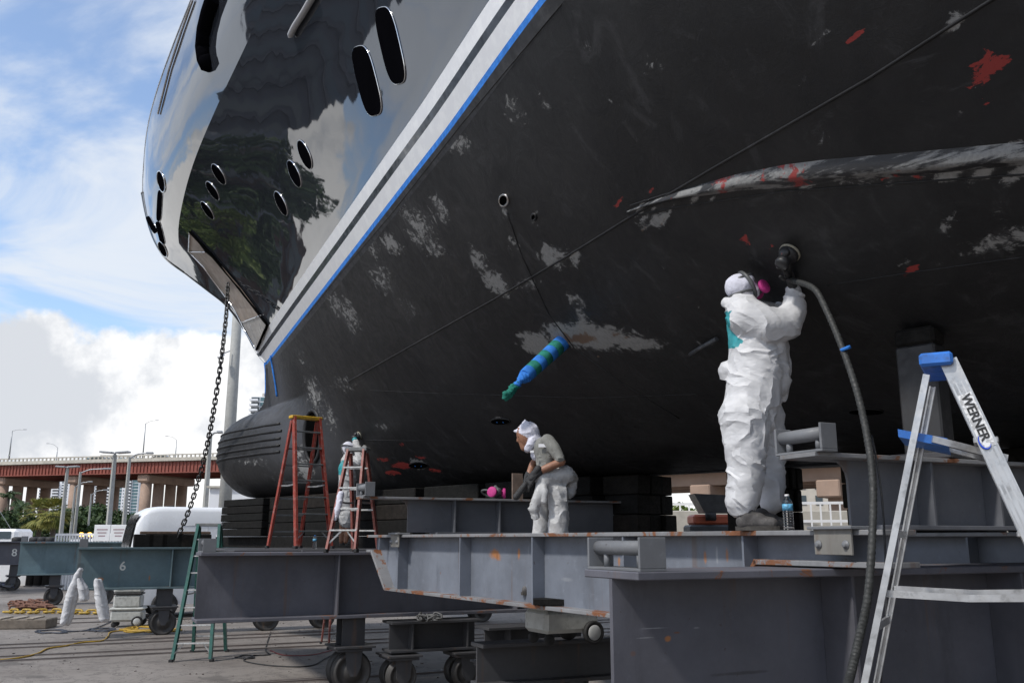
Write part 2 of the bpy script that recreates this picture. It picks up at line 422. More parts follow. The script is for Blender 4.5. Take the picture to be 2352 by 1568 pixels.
fine = t.noise(30, 6, .7, st=(1, 1, .6), dist=.4); mid = t.noise(3.4, 11, .72, dist=1.6)
brk = t.math('ADD', t.math('MULTIPLY', fine, .22), t.math('MULTIPLY', mid, .78))
def wear(attr, thr, soft, amp=.62): return t.ramp(t.math('ADD', brk, t.math('MULTIPLY', t.attr(attr), amp)), thr, thr + soft)
base = t.mix(t.math('MULTIPLY', t.attr('w_prim'), .75), base, (.085, .088, .10))
sw = t.n('ShaderNodeMapping'); sw.inputs['Rotation'].default_value = (0, 0, math.pi / 2 - ANG); t.l(t.tc.outputs['Object'], sw.inputs[0])
s1 = t.noise(5, 7, .7, vec=sw.outputs[0], st=(.22, 1, 1.4), dist=.5); s2 = t.noise(4, 7, .7, vec=sw.outputs[0], st=(1.3, 1, .2), dist=.7, off=(3, 1, 7))
base = t.mix(t.math('MULTIPLY', t.ramp(s1, .62, .72), .30), base, (.08, .08, .085)); base = t.mix(t.math('MULTIPLY', t.ramp(s2, .63, .72), .28), base, (.075, .075, .08))
base = t.mix(wear('w_grey', .80, .26), base, t.mix(fine, (.03, .03, .031), (.075, .075, .077)))
ch = t.math('ADD', t.math('MULTIPLY', t.noise(11, 10, .76, vec=sw.outputs[0], st=(.55, 1, 1), dist=1.0), .62), t.math('MULTIPLY', mid, .38))
base = t.mix(t.ramp(t.math('ADD', ch, t.math('MULTIPLY', t.attr('w_grey'), .36)), .715, .785), base, t.mix(fine, (.12, .12, .12), (.36, .36, .35)))
base = t.mix(wear('w_rust', .90, .08), base, t.mix(mid, (.10, .06, .04), (.20, .14, .10)))
base = t.mix(t.ramp(t.math('ADD', ch, t.math('MULTIPLY', t.attr('w_red'), .40)), .73, .745), base, (.28, .035, .03))
speck = t.ramp(t.noise(55, 3, .6), .74, .78)
base = t.mix(t.math('MULTIPLY', speck, t.ramp(mid, .5, .6)), base, (.2, .2, .2))
t.p(Base_Color=base, Roughness=t.ramp(mid, .3, .7, .42, .68), Specular_IOR_Level=.42)
t.bump(t.math('ADD', t.math('MULTIPLY', mid, .7), t.math('MULTIPLY', fine, .3)), .35, .02)
M_BOTTOM = t.m
t = NT('grey_gloss_topside_paint')
wav = t.noise(.75, 2, .4, st=(1, 1, 1.6)); wav2 = t.noise(7, 3, .5)
t.p(Base_Color=(.024, .027, .034), Roughness=.025, Specular_IOR_Level=.5, IOR=1.72)
t.bump(t.math('ADD', wav, t.math('MULTIPLY', wav2, .012)), .5, .02)
M_TOP = t.m
M_BUL = M_TOP
t = NT('white_boot_stripe')
t.p(Base_Color=t.mix(t.ramp(t.noise(6, 8, .7), .45, .62), (.76, .77, .79), (.83, .84, .85)), Roughness=.35)
M_STRIPE = t.m
M_STRIPEG = pm('grey_boot_stripe', (.07, .08, .095), .12, .25, 5)
M_TAPE = pm('blue_masking_tape', (.035, .18, .56), .8, .22, 12, bump=.4, bsc=30, spec=.2)
M_PRIM = pm('grey_primer_band', (.055, .057, .062), .6, .35, 5, dirt=(.12, .12, .12), damt=.5)
M_CHROME = pm('polished_stainless', (.72, .72, .72), .10, .08, 10, metal=1.0)
M_STAIN = pm('brushed_stainless', (.52, .49, .46), .28, .12, 3, metal=1.0)
M_POCK = pm('pocket_plate', (.34, .275, .225), .38, .2, 1.6, metal=.15, dirt=(.2, .15, .11), damt=.5)  # brown ground reflection of the stainless is put into the base colour
M_PORT_SHADE = pm('dark_port_glass', (.003, .003, .004), .6, .1, 3, spec=0.0)  # black without reflection: paints the dark inside recessed ports and openings
M_DARK = pm('dark_recess', (.003, .003, .003), .8, .2, 8, spec=0.0)  # on the hull, flat black discs paint the dark inside tunnel and fittings
M_BLACK = pm('black_rubber', (.02, .02, .021), .7, .25, 12)

yacht = thing('motor_yacht', 'grey motor yacht with worn black bottom and bulbous bow propped over steel girders', 'yacht', ORG)
def part(me, name, mat, **k):
    o = link(name, me, mat, yacht, **k); o.matrix_parent_inverse = Matrix.Translation(-ORG); return o
part(me_bottom, 'hull_bottom', M_BOTTOM, label='matt black underwater hull with grey scuffs and red paint spots')
part(me_prim, 'primer_band', M_PRIM); part(me_tape, 'masking_tape', M_TAPE, label='blue masking tape along the waterline')
part(me_w1, 'boot_stripe', M_STRIPE); part(me_g, 'boot_stripe', M_STRIPEG); part(me_w2, 'boot_stripe', M_STRIPE)
part(me_top, 'topsides', M_TOP, label='mirror glossy grey hull side above the waterline'); part(me_bul, 'bulwark', M_BUL)
def ypart(mb, name, mat, **k):
    o = mb.build(name, mat, yacht, **k); o.matrix_parent_inverse = Matrix.Translation(-ORG); return o
# rail cap, deck, transom
rs, rv, rz_ = T[-1]
rail = [b2w(rs[k], rv[k] - .02, 12.03) for k in range(0, NT_, 3)]
ypart(MB().tube(rail, .035, 6), 'rail_cap', M_STAIN); ypart(MB().tube([b2w(rs[k], -rv[k] + .02, 12.03) for k in range(0, NT_, 3)], .035, 6), 'rail_cap', M_STAIN)
dk = MB(); dk.grid([[b2w(rs[k], (rv[k] - .05) * .88 * q, 11.2) for q in (-1, -.3, .3, 1)] for k in range(1, NT_, 4) if rs[k] > -6.8])
ypart(dk, 'deck', pm('deck_teak', (.3, .2, .11), .6, .2, 4))
last = [(s[-1], v[-1], z[-1]) for s, v, z in U + T]
ypart(MB().add([b2w(*q) for q in last] + [b2w(q[0], -q[1], q[2]) for q in last[::-1]], [tuple(range(2 * len(last)))]), 'transom', M_TOP)
# openings on the side: black panes paint the dark inside them, polished rim
def snap(p, nn):
    for b in _bv:
        q = b.ray_cast(p + nn * .6, -nn, 1.2)
        if q[0] is not None: return q[0]
    return p
def disc_on_hull(c, nn, ring, off):
    mb = MB(); n_ = len(ring); V = [c + nn * off]; F_ = []
    for f_ in (.33, .66, 1.0): V += [snap(c + (q - c) * f_, nn) + nn * off for q in ring]
    for k_ in range(n_): F_.append((0, 1 + k_, 1 + (k_ + 1) % n_))
    for j in range(2):
        o_ = 1 + j * n_
        for k_ in range(n_): F_.append((o_ + k_, o_ + n_ + k_, o_ + n_ + (k_ + 1) % n_, o_ + (k_ + 1) % n_))
    return mb.add(V, F_, True)
def oval(px, py, ax_px, bx_px, lean, name, rim=.02, n=28, power=2.0):
    """ax_px, bx_px: half axes in the picture; lean: tilt of the long axis from vertical (deg, clockwise); built on the hull surface"""
    c, nn = hit(px, py)
    if c is None: return
    ring = []
    for k in range(n):
        a_ = 2 * math.pi * k / n
        ca, sa = math.cos(a_), math.sin(a_)
        ca = math.copysign(abs(ca) ** (2 / power), ca); sa = math.copysign(abs(sa) ** (2 / power), sa)
        u, v = bx_px * ca, ax_px * sa
        x = px + u * math.cos(R(lean)) - v * math.sin(R(lean)); y = py + u * math.sin(R(lean)) + v * math.cos(R(lean))
        q, _ = hit(x, y)
        if q is None: q = c
        ring.append(q)
    pane = disc_on_hull(c, nn, ring, .014)
    o = ypart(pane, name, M_PORT_SHADE)
    rb = MB().tube([q + nn * .006 for q in ring] + [ring[0] + nn * .006], rim, 6, cap=False)
    r_ = rb.build('rim', M_CHROME, o)
for px, py, a_, b_, l in ((503, 400, 27, 9, -32), (489, 438, 25, 8, -33), (477, 483, 24, 7, -35), (701, 355, 35, 11, -22), (677, 399, 33, 10, -23), (646, 467, 30, 9, -25)):
    oval(px, py, a_, b_, l, 'porthole', .009)
oval(844, 186, 82, 22, -14, 'hull_window', .008, 40, 3.2); oval(898, 105, 90, 22, -13, 'hull_window', .008, 40, 3.2)
for px, py, a_, b_, l, nm in ((371, 417, 25, 8, -12, 'fairlead'), (367, 472, 36, 6, 3, 'bulwark_opening'), (349, 516, 22, 6, -28, 'bulwark_opening'), (369, 535, 28, 6, -14, 'bulwark_opening'), (374, 572, 20, 7, -26, 'fairlead')):
    oval(px, py, a_, b_, l, nm, .008 if nm == 'bulwark_opening' else .018, 20, 2.0 if nm == 'fairlead' else 4.0)
def on_hull(pts, off=.01, n=6):
    o = []
    for i in range(len(pts) - 1):
        for k in range(n):
            q, nn = hit(pts[i][0] + (pts[i+1][0] - pts[i][0]) * k / n, pts[i][1] + (pts[i+1][1] - pts[i][1]) * k / n)
            if q is not None: o.append(q + nn * off)
    q, nn = hit(*pts[-1])
    if q is not None: o.append(q + nn * off)
    return o
# long curved slot and thin guard line on the bulwark, rub rail end
cu = [(502, -10), (488, 30), (478, 70), (474, 110), (478, 140), (486, 157)]
slot = on_hull(cu, .02, 5)
ypart(MB().tube(slot, [.17] * (len(slot) - 3) + [.14, .1, .03], 8), 'bulwark_slot', M_PORT_SHADE)
ypart(MB().tube(on_hull([(446, 2), (420, 75), (392, 160), (366, 262)], .03, 6), .022, 6), 'guard_line', M_STAIN)
rr = on_hull([(730, -12), (705, 30), (684, 62), (673, 84)], .05, 5)
ypart(MB().tube(rr, [.045] * (len(rr) - 1) + [.025], 10), 'rub_rail', pm('rub_rail_grey', (.36, .36, .37), .2, .05))
# anchor pocket: stainless plates let into the bow
poly = [(438, 531), (486, 580), (540, 642), (588, 705), (618, 745), (612, 772), (592, 803), (566, 762), (540, 708), (508, 664), (470, 612), (435, 578)]
inn = []; outr = []
cx, cy = 525, 665
for x, y in poly:
    q, nn = hit(x, y); outr.append((q, nn))
def quad_part(pix, off, name, mat):
    V = []
    for x, y in pix:
        q, nn = hit(x, y); V.append(q + nn * off)
    return MB().add(V, [tuple(range(len(V)))])
pocket = ypart(MB().grid([[hit(a[0] + (b[0] - a[0]) * k / 4, a[1] + (b[1] - a[1]) * k / 4)[0] + hit(a[0] + (b[0] - a[0]) * k / 4, a[1] + (b[1] - a[1]) * k / 4)[1] * .02 for k in range(5)]
    for a, b in zip([(438, 531), (436, 577), (470, 612), (508, 664), (540, 708), (556, 738)], [(438, 531), (472, 577), (513, 612), (556, 662), (590, 708), (600, 722)])], smooth=False), 'anchor_pocket', M_POCK, label='stainless anchor pocket plate with the brown reflection of the ground painted on')
def pk(pts, off, name, mat, r):
    MB().tube(on_hull(pts, off, 4), r, 6).build(name, mat, pocket)
sub = MB().grid([[hit(a[0] + (b[0] - a[0]) * k / 3, a[1] + (b[1] - a[1]) * k / 3)[0] + hit(a[0] + (b[0] - a[0]) * k / 3, a[1] + (b[1] - a[1]) * k / 3)[1] * .03 for k in range(4)]
    for a, b in zip([(558, 740), (572, 765), (590, 800)], [(602, 725), (616, 748), (607, 778)])], smooth=False); sub.build('plate', pm('pocket_plate_grey', (.34, .32, .30), .35, .15, 1.6, metal=.15), pocket)
pk([(438, 531), (436, 577), (470, 612), (508, 664), (540, 708), (566, 760), (591, 802)], .03, 'edge_bead_and_shade', M_CHROME, .02)
pk([(438, 531), (486, 582), (540, 646), (588, 707), (617, 746), (592, 802)], .03, 'edge_bead_and_shade', M_DARK, .03)  # black strip paints the shaded top wall of the pocket
pk([(436, 577), (474, 578)], .03, 'edge_bead_and_shade', M_CHROME, .015); pk([(557, 740), (602, 724)], .03, 'edge_bead_and_shade', M_CHROME, .02)
# strake, seams, fittings on the bottom
sk = on_hull([(1440, 487), (1490, 468), (1560, 447), (1700, 417), (1900, 392), (2100, 375), (2420, 345)], .0, 8)
N_ = len(sk)
t = NT('scraped_strake_paint'); sw = t.n('ShaderNodeMapping'); sw.inputs['Rotation'].default_value = (0, 0, math.pi / 2 - ANG); t.l(t.tc.outputs['Object'], sw.inputs[0])
a = t.noise(6, 9, .72, vec=sw.outputs[0], st=(.16, 1, 1), dist=.4); b = t.noise(40, 5, .7)
c = t.mix(t.ramp(a, .47, .54), (.022, .022, .024), t.mix(b, (.08, .08, .08), (.34, .34, .33))); c = t.mix(t.ramp(t.noise(2.2, 7, .7, off=(5, 2, 1)), .58, .61), c, (.26, .035, .03))
t.p(Base_Color=c, Roughness=.55); t.bump(b, .3, .01); M_STRAKE = t.m
srow = []
for i, (x, y) in enumerate([(1440 + (2420 - 1440) * q, float(np.interp(1440 + (2420 - 1440) * q, [1440, 1490, 1560, 1700, 1900, 2100, 2420], [487, 468, 447, 417, 392, 375, 345]))) for q in np.linspace(0, 1, 60)]):
    w_ = 2 + 26 * min(1, i / 22); row = []
    for f_, h_ in ((-1, -.004), (-.55, .020), (-.18, .050), (.18, .050), (.55, .020), (1.1, -.004)):
        q_, nn = hit(x, y + w_ * f_)
        if q_ is not None: row.append(q_ + nn * h_ * min(1, .15 + i / 9))
    if len(row) == 6: srow.append(row)
ypart(MB().grid(srow, True), 'bilge_strake', M_STRAKE)
for pts, r_ in (([(1448, 472), (1530, 446), (1600, 428), (1740, 402), (2000, 382), (2400, 322)], .008), ([(1442, 498), (1560, 475), (1800, 440), (2000, 425), (2420, 396)], .007),
                ([(800, 876), (860, 842), (1000, 763), (1130, 690), (1300, 590), (1440, 503), (1640, 385), (1800, 293), (2000, 178), (2180, 62), (2300, -14)], .010),
                ([(850, 896), (1000, 903), (1180, 908), (1350, 914), (1600, 905)], .004), ([(1165, 490), (1200, 590), (1260, 720), (1320, 800), (1430, 880), (1560, 960)], .009),
                ([(840, 1010), (960, 1012)], .004), ([(1900, 655), (2100, 625), (2352, 590)], .004), ([(700, 730), (780, 630), (900, 490), (1060, 285), (1290, 10)], .005)):
    ypart(MB().tube(on_hull(pts, .0, 8), r_, 6), 'weld_seam', M_BOTTOM)
def ringhole(px, py, rx, ry, rim=.012, mat=M_DARK, name='hull_fitting', rmat=None):
    c, nn = hit(px, py); n_ = 20
    ring = [hit(px + rx * math.cos(2 * math.pi * k / n_), py + ry * math.sin(2 * math.pi * k / n_))[0] for k in range(n_)]
    ring = [c if q is None else q for q in ring]
    inner = [c + (q - c) * .8 - nn * .0 + nn * .004 for q in ring]
    o = ypart(disc_on_hull(c, nn, ring, .012), name, mat)
    MB().tube([q + nn * .004 for q in ring] + [ring[0] + nn * .004], rim, 6, cap=False).build('rim', rmat or M_BOTTOM, o); return o
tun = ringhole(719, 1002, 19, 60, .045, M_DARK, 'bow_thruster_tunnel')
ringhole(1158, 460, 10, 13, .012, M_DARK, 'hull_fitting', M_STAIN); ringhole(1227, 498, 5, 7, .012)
for x, y in ((962, 1068), (1150, 967)):
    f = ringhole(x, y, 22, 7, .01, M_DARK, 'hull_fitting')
    for dx in (-7, 7):
        q, nn = hit(x + dx, y + 1); MB().lathe([(.013, 0), (.011, .015)], q, nn, 10).build('plug', M_TAPE, f)
ringhole(1990, 944, 40, 6, .006)
q0, n0 = hit(1645, 770)
fin = MB().tube([hit(x, y)[0] + hit(x, y)[1] * d for x, y, d in ((1592, 804, .05), (1615, 788, .06), (1650, 772, .03))], .02, 6); ypart(fin, 'hull_fitting', M_PRIM)
# fender ribs round the bulb
for z in (3.90, 3.74, 3.59, 3.45, 3.32):
    path = []
    for sg, rng_ in ((-1, range(60, 0, -2)), (1, range(0, 92, 2))):
        s_, v_, _ = under_row(z)
        for k in rng_:
            if s_[k] < 2.2: path.append(b2w(s_[k], v_[k] * sg, z))
    ypart(MB().tube(path, .028, 6), 'fender_rib', M_BOTTOM)
# blue tape up the stem and a loose blue cord
ypart(MB().tube([b2w(float(stem(z)) - .004, 0, z) for z in np.linspace(4.75, 5.5, 8)], .035, 6), 'masking_tape', M_TAPE)
ypart(MB().tube(on_hull([(624, 816), (630, 850), (636, 885), (639, 910)], .03, 4), .022, 6), 'cord', M_TAPE)
# ------------------------------------------------------------------ ground
GZ = -0.45
t = NT('yard_concrete')
n1 = t.noise(.25, 8, .6); n2 = t.noise(3.5, 8, .65); n3 = t.noise(60, 4, .6)
c = t.mix(t.ramp(n1, .35, .65), (.155, .135, .120), (.235, .212, .192))
c = t.mix(t.math('MULTIPLY', t.ramp(n2, .52, .7), .55), c, (.10, .088, .08))
c = t.mix(t.math('MULTIPLY', t.ramp(t.noise(1.1, 9, .7, dist=2.0), .485, .5), t.ramp(t.noise(1.1, 9, .7, dist=2.0), .515, .5)), c, (.07, .06, .055))
c = t.mix(t.ramp(n3, .6, .75, 0, .35), c, (.32, .30, .28))
c = t.mix(t.math('MULTIPLY', t.ramp(t.noise(.7, 6, .6, off=(3, 9, 0)), .60, .66), .6), c, (.075, .067, .06)); c = t.mix(t.ramp(t.noise(130, 2, .5, off=(1, 1, 0)), .72, .76, 0, .8), c, (.05, .045, .04))
t.p(Base_Color=c, Roughness=.85); t.bump(t.math('ADD', n2, t.math('MULTIPLY', n3, .3)), .3, .01)
M_GROUND = t.m
g = MB(); g.add([(-1500, -800, GZ), (1500, -800, GZ), (1500, 2500, GZ), (-1500, 2500, GZ)], [(0, 1, 2, 3)])
g.build('ground', M_GROUND, kind='structure')

# ------------------------------------------------------------------ painted steel
def steel(name, col, rust=.3, stains=(), scratch=0.0):
    if name in MATS: return MATS[name]
    t = NT(name); o = sum(ord(c) for c in name) * .17
    a = t.noise(1.3, 7, .6, off=(o, 0, o)); b = t.noise(14, 6, .65, off=(0, o, 0)); mid = t.noise(2.6, 10, .72, off=(o, o, 1), dist=.9)
    c = t.mix(t.ramp(a, .3, .7), scl(col, .80), scl(col, 1.18))
    c = t.mix(t.ramp(b, .55, .75, 0, .35), c, scl(col, 1.5))
    c = t.mix(t.math('MULTIPLY', t.ramp(t.noise(2.2, 8, .7, st=(1, 1, .25), off=(o, 3, 0)), .52, .68), .45), c, scl(col, .5))   # run-off dirt
    scr = t.noise(9, 6, .7, st=(.12, .5, 1.6), off=(o, 1, o)); c = t.mix(t.ramp(scr, .66, .72, 0, .35), c, scl(col, 2.0))
    run = t.noise(7, 5, .6, st=(1, 1, .05), off=(o, o, 2)); c = t.mix(t.math('MULTIPLY', t.ramp(run, .60, .72), .45), c, (.13, .075, .045))
    chip = t.noise(22, 4, .6, off=(o, 4, 4)); c = t.mix(t.ramp(chip, .70, .73, 0, .7), c, (.06, .045, .04))
    rc = t.mix(b, (.10, .038, .018), (.26, .105, .045))
    if rust > 0: c = t.mix(t.ramp(mid, .74 - rust * .28, .79 - rust * .28), c, rc)
    sep = t.n('ShaderNodeSeparateXYZ'); t.l(t.tc.outputs['Object'], sep.inputs[0])
    for (x, z, rx, rz, amt, colr) in stains:
        dx = t.math('DIVIDE', t.math('SUBTRACT', sep.outputs[0], x), rx); dz = t.math('DIVIDE', t.math('SUBTRACT', sep.outputs[2], z), rz)
        d = t.math('SQRT', t.math('ADD', t.math('MULTIPLY', dx, dx), t.math('MULTIPLY', dz, dz)))
        d = t.math('ADD', d, t.math('MULTIPLY', t.math('SUBTRACT', mid, .5), 2.2))
        c = t.mix(t.ramp(d, .95, .35, 0, amt), c, colr)
    t.p(Base_Color=c, Roughness=t.ramp(b, .3, .7, .45, .7), Specular_IOR_Level=.45)
    t.bump(t.math('ADD', t.math('MULTIPLY', b, .5), mid), .22, .006)
    MATS[name] = t.m; return t.m
RUSTC, RUSTD, PALE = (.36, .15, .05), (.16, .07, .035), (.34, .35, .36)
C_GREY, C_TEAL, C_BLUE, C_DK = (.092, .092, .108), (.120, .178, .198), (.150, .165, .195), (.050, .050, .054)
M_GIRD_F = steel('girder_flange_rusty', (.20, .20, .205), .80)
M_TRIM = steel('grey_fittings_steel', (.165, .17, .18), .28)
M_WHEEL = steel('worn_wheel_steel', (.045, .042, .04), .35)
M_DK = steel('dark_underframe_steel', C_DK, .18)

DIR = Vector((.908, .419, 0)); DIRP = Vector((-.419, .908, 0)); RZ_D = math.atan2(.419, .908)
def plane_px(o, d, px, py):
    """sight line meets the upright plane through o along d: distance along d, height"""
    r = ray(px, py); nrm = Vector((-d.y, d.x, 0)); k = (Vector(o) - EYE).dot(nrm) / r.dot(nrm)
    q = EYE + r * k; return (q - Vector(o)).dot(d), q.z
def bracket(par, x, y, z, w, M, name='lashing_bar', dep=.13, hh=.165):
    """bar held between two end plates on the end of a beam: w is its length across the beam"""
    b = MB()
    b.box((x + dep / 2, y, z + .008), (dep, w, .016), bev=.003)
    for s in (-1, 1): b.box((x + dep / 2, y + s * (w / 2 - .009), z + .016 + hh / 2), (dep, .018, hh), bev=.003)
    o = b.build(name, M, par)
    p = MB().tube([(x + dep * .42, y - w / 2 + .018, z + hh - .042), (x + dep * .42, y + w / 2 - .018, z + hh - .042)], .041, 16); p.build('bar', M, o)
    for s in (-.62, .62): MB().tube([(x + dep * .42, y + s * w / 2, z + .016), (x + dep * .42, y + s * w / 2, z + hh - .07)], .020, 10).build('post', M, o)
    return o
def bogie(par, x, zb, M=None, two=True, R_=.26, wide=.46):
    """stub column, plates, yoke and wheels below a beam whose underside is at zb (local z from ground)"""
    M = M or M_DK
    b = MB(); zt = 2 * R_ + .06
    if zb - zt > .25:
        b.box((x, -.16, (zb + zt) / 2), (wide * .7, .02, zb - zt)); b.box((x, .16, (zb + zt) / 2), (wide * .7, .02, zb - zt)); b.box((x, 0, (zb + zt) / 2 + .001), (.02, .30, zb - zt - .004))
    b.box((x, 0, zt + .012), (wide * 1.25, .62, .03), bev=.004); b.box((x, 0, zt - .025), (wide * 1.05, .56, .036), bev=.004)
    o = b.build('bogie', M, par)
    for s in ((-1, 1) if two else (1,)):
        yk = MB()
        for q in (-.075, .075): yk.prism([(-.12, 0), (.12, 0), (.10, -.22), (.04, -.33), (-.04, -.33), (-.10, -.22)], ((x, s * -.15 + q - .008, zt - .044), (1, 0, 0), (0, 0, 1), (0, 1, 0)), .016)
        yk.build('yoke', M, o)
        wh = MB(); y0 = s * -.15
        wh.lathe([(.03, -.06), (R_ * .45, -.058), (R_ * .5, -.03), (R_ * .78, -.03), (R_ * .86, -.055), (R_ * .97, -.055), (R_, -.045), (R_, .03), (R_ + .025, .035), (R_ + .025, .055), (R_ * .8, .055), (R_ * .75, .03), (R_ * .4, .03), (.03, .06)], (x, y0, R_), (0, 1, 0), 28)
        wh.build('wheel', M_WHEEL, o)
    return o
def cross_beam(label, end, L, M, Mf, ztop=1.43, h=.90, wf=.58, tf=.045, stiff=(), bog=(), brk=True, name='transfer_beam', rz=RZ_D, mw=None, zg=GZ):
    o = thing(name, label, 'steel beam', (end.x, end.y, zg), rz, 'transfer beams carrying the yacht')
    zt = ztop - zg; zb = zt - h
    MB().box((L / 2, 0, zt - tf / 2), (L, wf, tf), bev=.006).build('top_flange', Mf, o)
    MB().box((L / 2, 0, zb + tf / 2), (L, wf, tf), bev=.006).build('bottom_flange', Mf, o)
    MB().box((L / 2 + .002, 0, (zt + zb) / 2), (L - .004, .032, h - 2 * tf), bev=.002).build('web', mw or M, o)
    sme = None
    for x in stiff:
        for s in (-1, 1):
            if sme is None:
                sb = MB().box((0, 0, 0), (.02, wf / 2 - .03, h - 2 * tf - .002)); so = sb.build('stiffener', M, o); sme = so.data
            else: so = link('stiffener', sme, None, o)
            so.location = (x, s * (wf / 4 + .004), (zt + zb) / 2)
    if brk: bracket(o, .02, 0, zt, wf * .98, M_TRIM, dep=.17)
    for x in bog: bogie(o, x, zb)
    return o
M_B5 = steel('grey_violet_steel', C_GREY, .12); M_B5F = steel('grey_flange_steel', scl(C_GREY, 1.15), .55)
M_B6 = steel('teal_steel', C_TEAL, .12); M_B6F = steel('teal_flange_steel', scl(C_TEAL, .8), .5)
# near beam
e_near = at(1348, 1301, 5.5) + Vector((.21, -.454, 0)) * .5; e_near = Vector((.545, 5.27, 0))
def lx(end, px, py): return plane_px(end + DIRP * -.02, DIR, px, py)
stn = []
for px, py, rx, rz, amt, colr in ((1535, 1466, 12, 9, .9, RUSTC), (1555, 1452, 14, 3, .9, RUSTD), (1500, 1442, 55, 2, .55, PALE), (1480, 1464, 40, 2, .5, PALE), (1600, 1441, 14, 3, .5, PALE), (1455, 1500, 10, 8, .4, RUSTD), (1700, 1545, 120, 6, .6, (.03, .03, .03))):
    x, z = lx(e_near, px, py); k = 5.2 / 2100
    stn.append((x, z - GZ, rx * k, rz * k, amt, colr))
M_NEARW = steel('near_beam_web', C_GREY, .10, stn)
near_x = lambda px: plane_px(e_near, DIR, px, 1300)[0]
near = cross_beam('big grey I beam in front of the worker in white, open end towards the camera', e_near, 9.0, M_B5, M_B5F, mw=M_NEARW, stiff=(near_x(1880), near_x(2260), 4.8, 6.6), bog=(3.2, 7.0))
# beam 5
e5 = at(456, 1266, 12.6); e5.z = 0
b5 = cross_beam('long dark grey I beam carrying the two red stepladders', e5, 11.0, M_B5, M_B5F, stiff=(plane_px(e5, DIR, 768, 1300)[0], 4.6, 6.6), bog=(plane_px(e5, DIR, 805, 1450)[0], 8.0))
# beam 6
e6 = at(180, 1252, 20.4); e6.z = 0
st6 = [(plane_px(e6, DIR, px, py)[0], plane_px(e6, DIR, px, py)[1] - GZ, rx, rz, a_, c_) for px, py, rx, rz, a_, c_ in ((231, 1329, .09, .05, .9, RUSTC), (343, 1325, .03, .09, .8, RUSTC), (186, 1300, .1, .1, .4, (.03, .03, .03)))]
M_B6W = steel('teal_web_number_six', C_TEAL, .10, st6)
b6 = cross_beam('teal I beam with the white number 6', e6, 11.5, M_B6, M_B6F, mw=M_B6W, stiff=(plane_px(e6, DIR, 392, 1300)[0], 5.2, 7.6), bog=(plane_px(e6, DIR, 372, 1440)[0], plane_px(e6, DIR, 610, 1440)[0], plane_px(e6, DIR, 690, 1440)[0] + .5, 9.5))
b7e = at(48, 1243, 30.0); b7e.z = 0
b7 = cross_beam('teal I beam behind the numbered teal one, far left', b7e, 13, M_B6, M_B6F, ztop=1.52, h=1.04, stiff=(5.0, 8.0), bog=(1.1, 2.6, 9), name='transfer_beam')
b8e = at(-120, 1243, 38.0); b8e.z = 0
b8 = cross_beam('dark beam with the white number 8 at the left edge', b8e, 13, M_B5, M_B5F, ztop=1.52, h=.95, stiff=(6,), bog=(2.5, 9), brk=False)
M_PAINT = pm('white_stencil_paint', (.62, .62, .58), .7, .12, 30)
for bm_, e_, ch, px, py, par, sz in ((b6, e6, '6', 282, 1300, 'num', .27), (b8, b8e, '8', 33, 1269, 'num', .42)):
    x, z = plane_px(e_ + DIRP * -.02, DIR, px, py)
    text('number', ch, sz, M_PAINT, frame((x, -.018, z - GZ), (1, 0, 0), (0, 0, 1)), bm_, .002, .004)

# ------------------------------------------------------------------ long stepped girder on which the worker stands
Ga = at(868, 1228, 12.1); Gb = at(1890, 1210, 5.8); Ga.z = Gb.z = 0
GD = (Gb - Ga).normalized(); GP = Vector((-GD.y, GD.x, 0)); RZ_G = math.atan2(GD.y, GD.x); GL = (Gb - Ga).length + .55
ZG = 1.655
def gx(px, py=1240, off=0): return plane_px(Ga + GP * -off, GD, px, py)
def long_girder(label, org, L, cope_l, cope_r, stn=(), name='long_girder'):
    o = thing(name, label, 'girder', (org.x, org.y, GZ), RZ_G, 'long girders resting on the transfer beams')
    zt = ZG - GZ; tf = .032; h = .66; hc = .215; wf = .30
    MB().box((L / 2, 0, zt - tf / 2), (L, wf, tf), bev=.004).build('top_flange', M_GIRD_F, o)
    prof = [(0, zt - hc + tf), (cope_l - .05, zt - hc + tf), (cope_l + .42, zt - h + tf), (L - cope_r - .35, zt - h + tf), (L - cope_r, zt - hc + tf), (L, zt - hc + tf)]
    wb = MB().prism(prof + [(L, zt - tf), (0, zt - tf)], ((0, .012, 0), (1, 0, 0), (0, 0, 1), (0, -1, 0)), .024)
    wb.build('web', steel('girder_web_' + name + str(len(stn)), C_BLUE, .14, stn), o)
    fb = MB()
    for a_, b_ in zip(prof[:-1], prof[1:]):
        d = Vector((b_[0] - a_[0], 0, b_[1] - a_[1])); u = d.normalized(); n_ = Vector((-u.z, 0, u.x))
        fb.bar(Vector((a_[0], 0, a_[1])) - n_ * tf / 2 - u * .006, Vector((b_[0], 0, b_[1])) - n_ * tf / 2 + u * .006, wf, tf, bev=.003)
    fb.build('bottom_flange', M_GIRD_F, o)
    return o, prof, zt, h, tf, wf
k = .0045
gst = []
for px, py, rx, rz, amt, colr in ((1138, 1272, .15, .075, .95, RUSTC), (1190, 1272, .03, .07, .9, RUSTC), (1236, 1338, .02, .05, .8, RUSTC), (1140, 1280, .01, .06, .9, RUSTD), (1212, 1260, .018, .07, .3, PALE), (1010, 1315, .02, .02, .5, RUSTD), (1420, 1288, .03, .06, .8, RUSTC), (1618, 1280, .02, .06, .7, RUSTC), (1645, 1275, .02, .08, .7, PALE), (1668, 1275, .02, .07, .7, RUSTC), (1300, 1330, .15, .03, .3, PALE)):
    x, z = gx(px, py, .02); gst.append((x, z - GZ, rx, rz, amt, colr))
cl = gx(880, 1275)[0]
nrm_ = Vector((-DIR.y, DIR.x, 0)); xcr = (e_near - Ga).dot(nrm_) / GD.dot(nrm_); cr = GL - (xcr - .36)
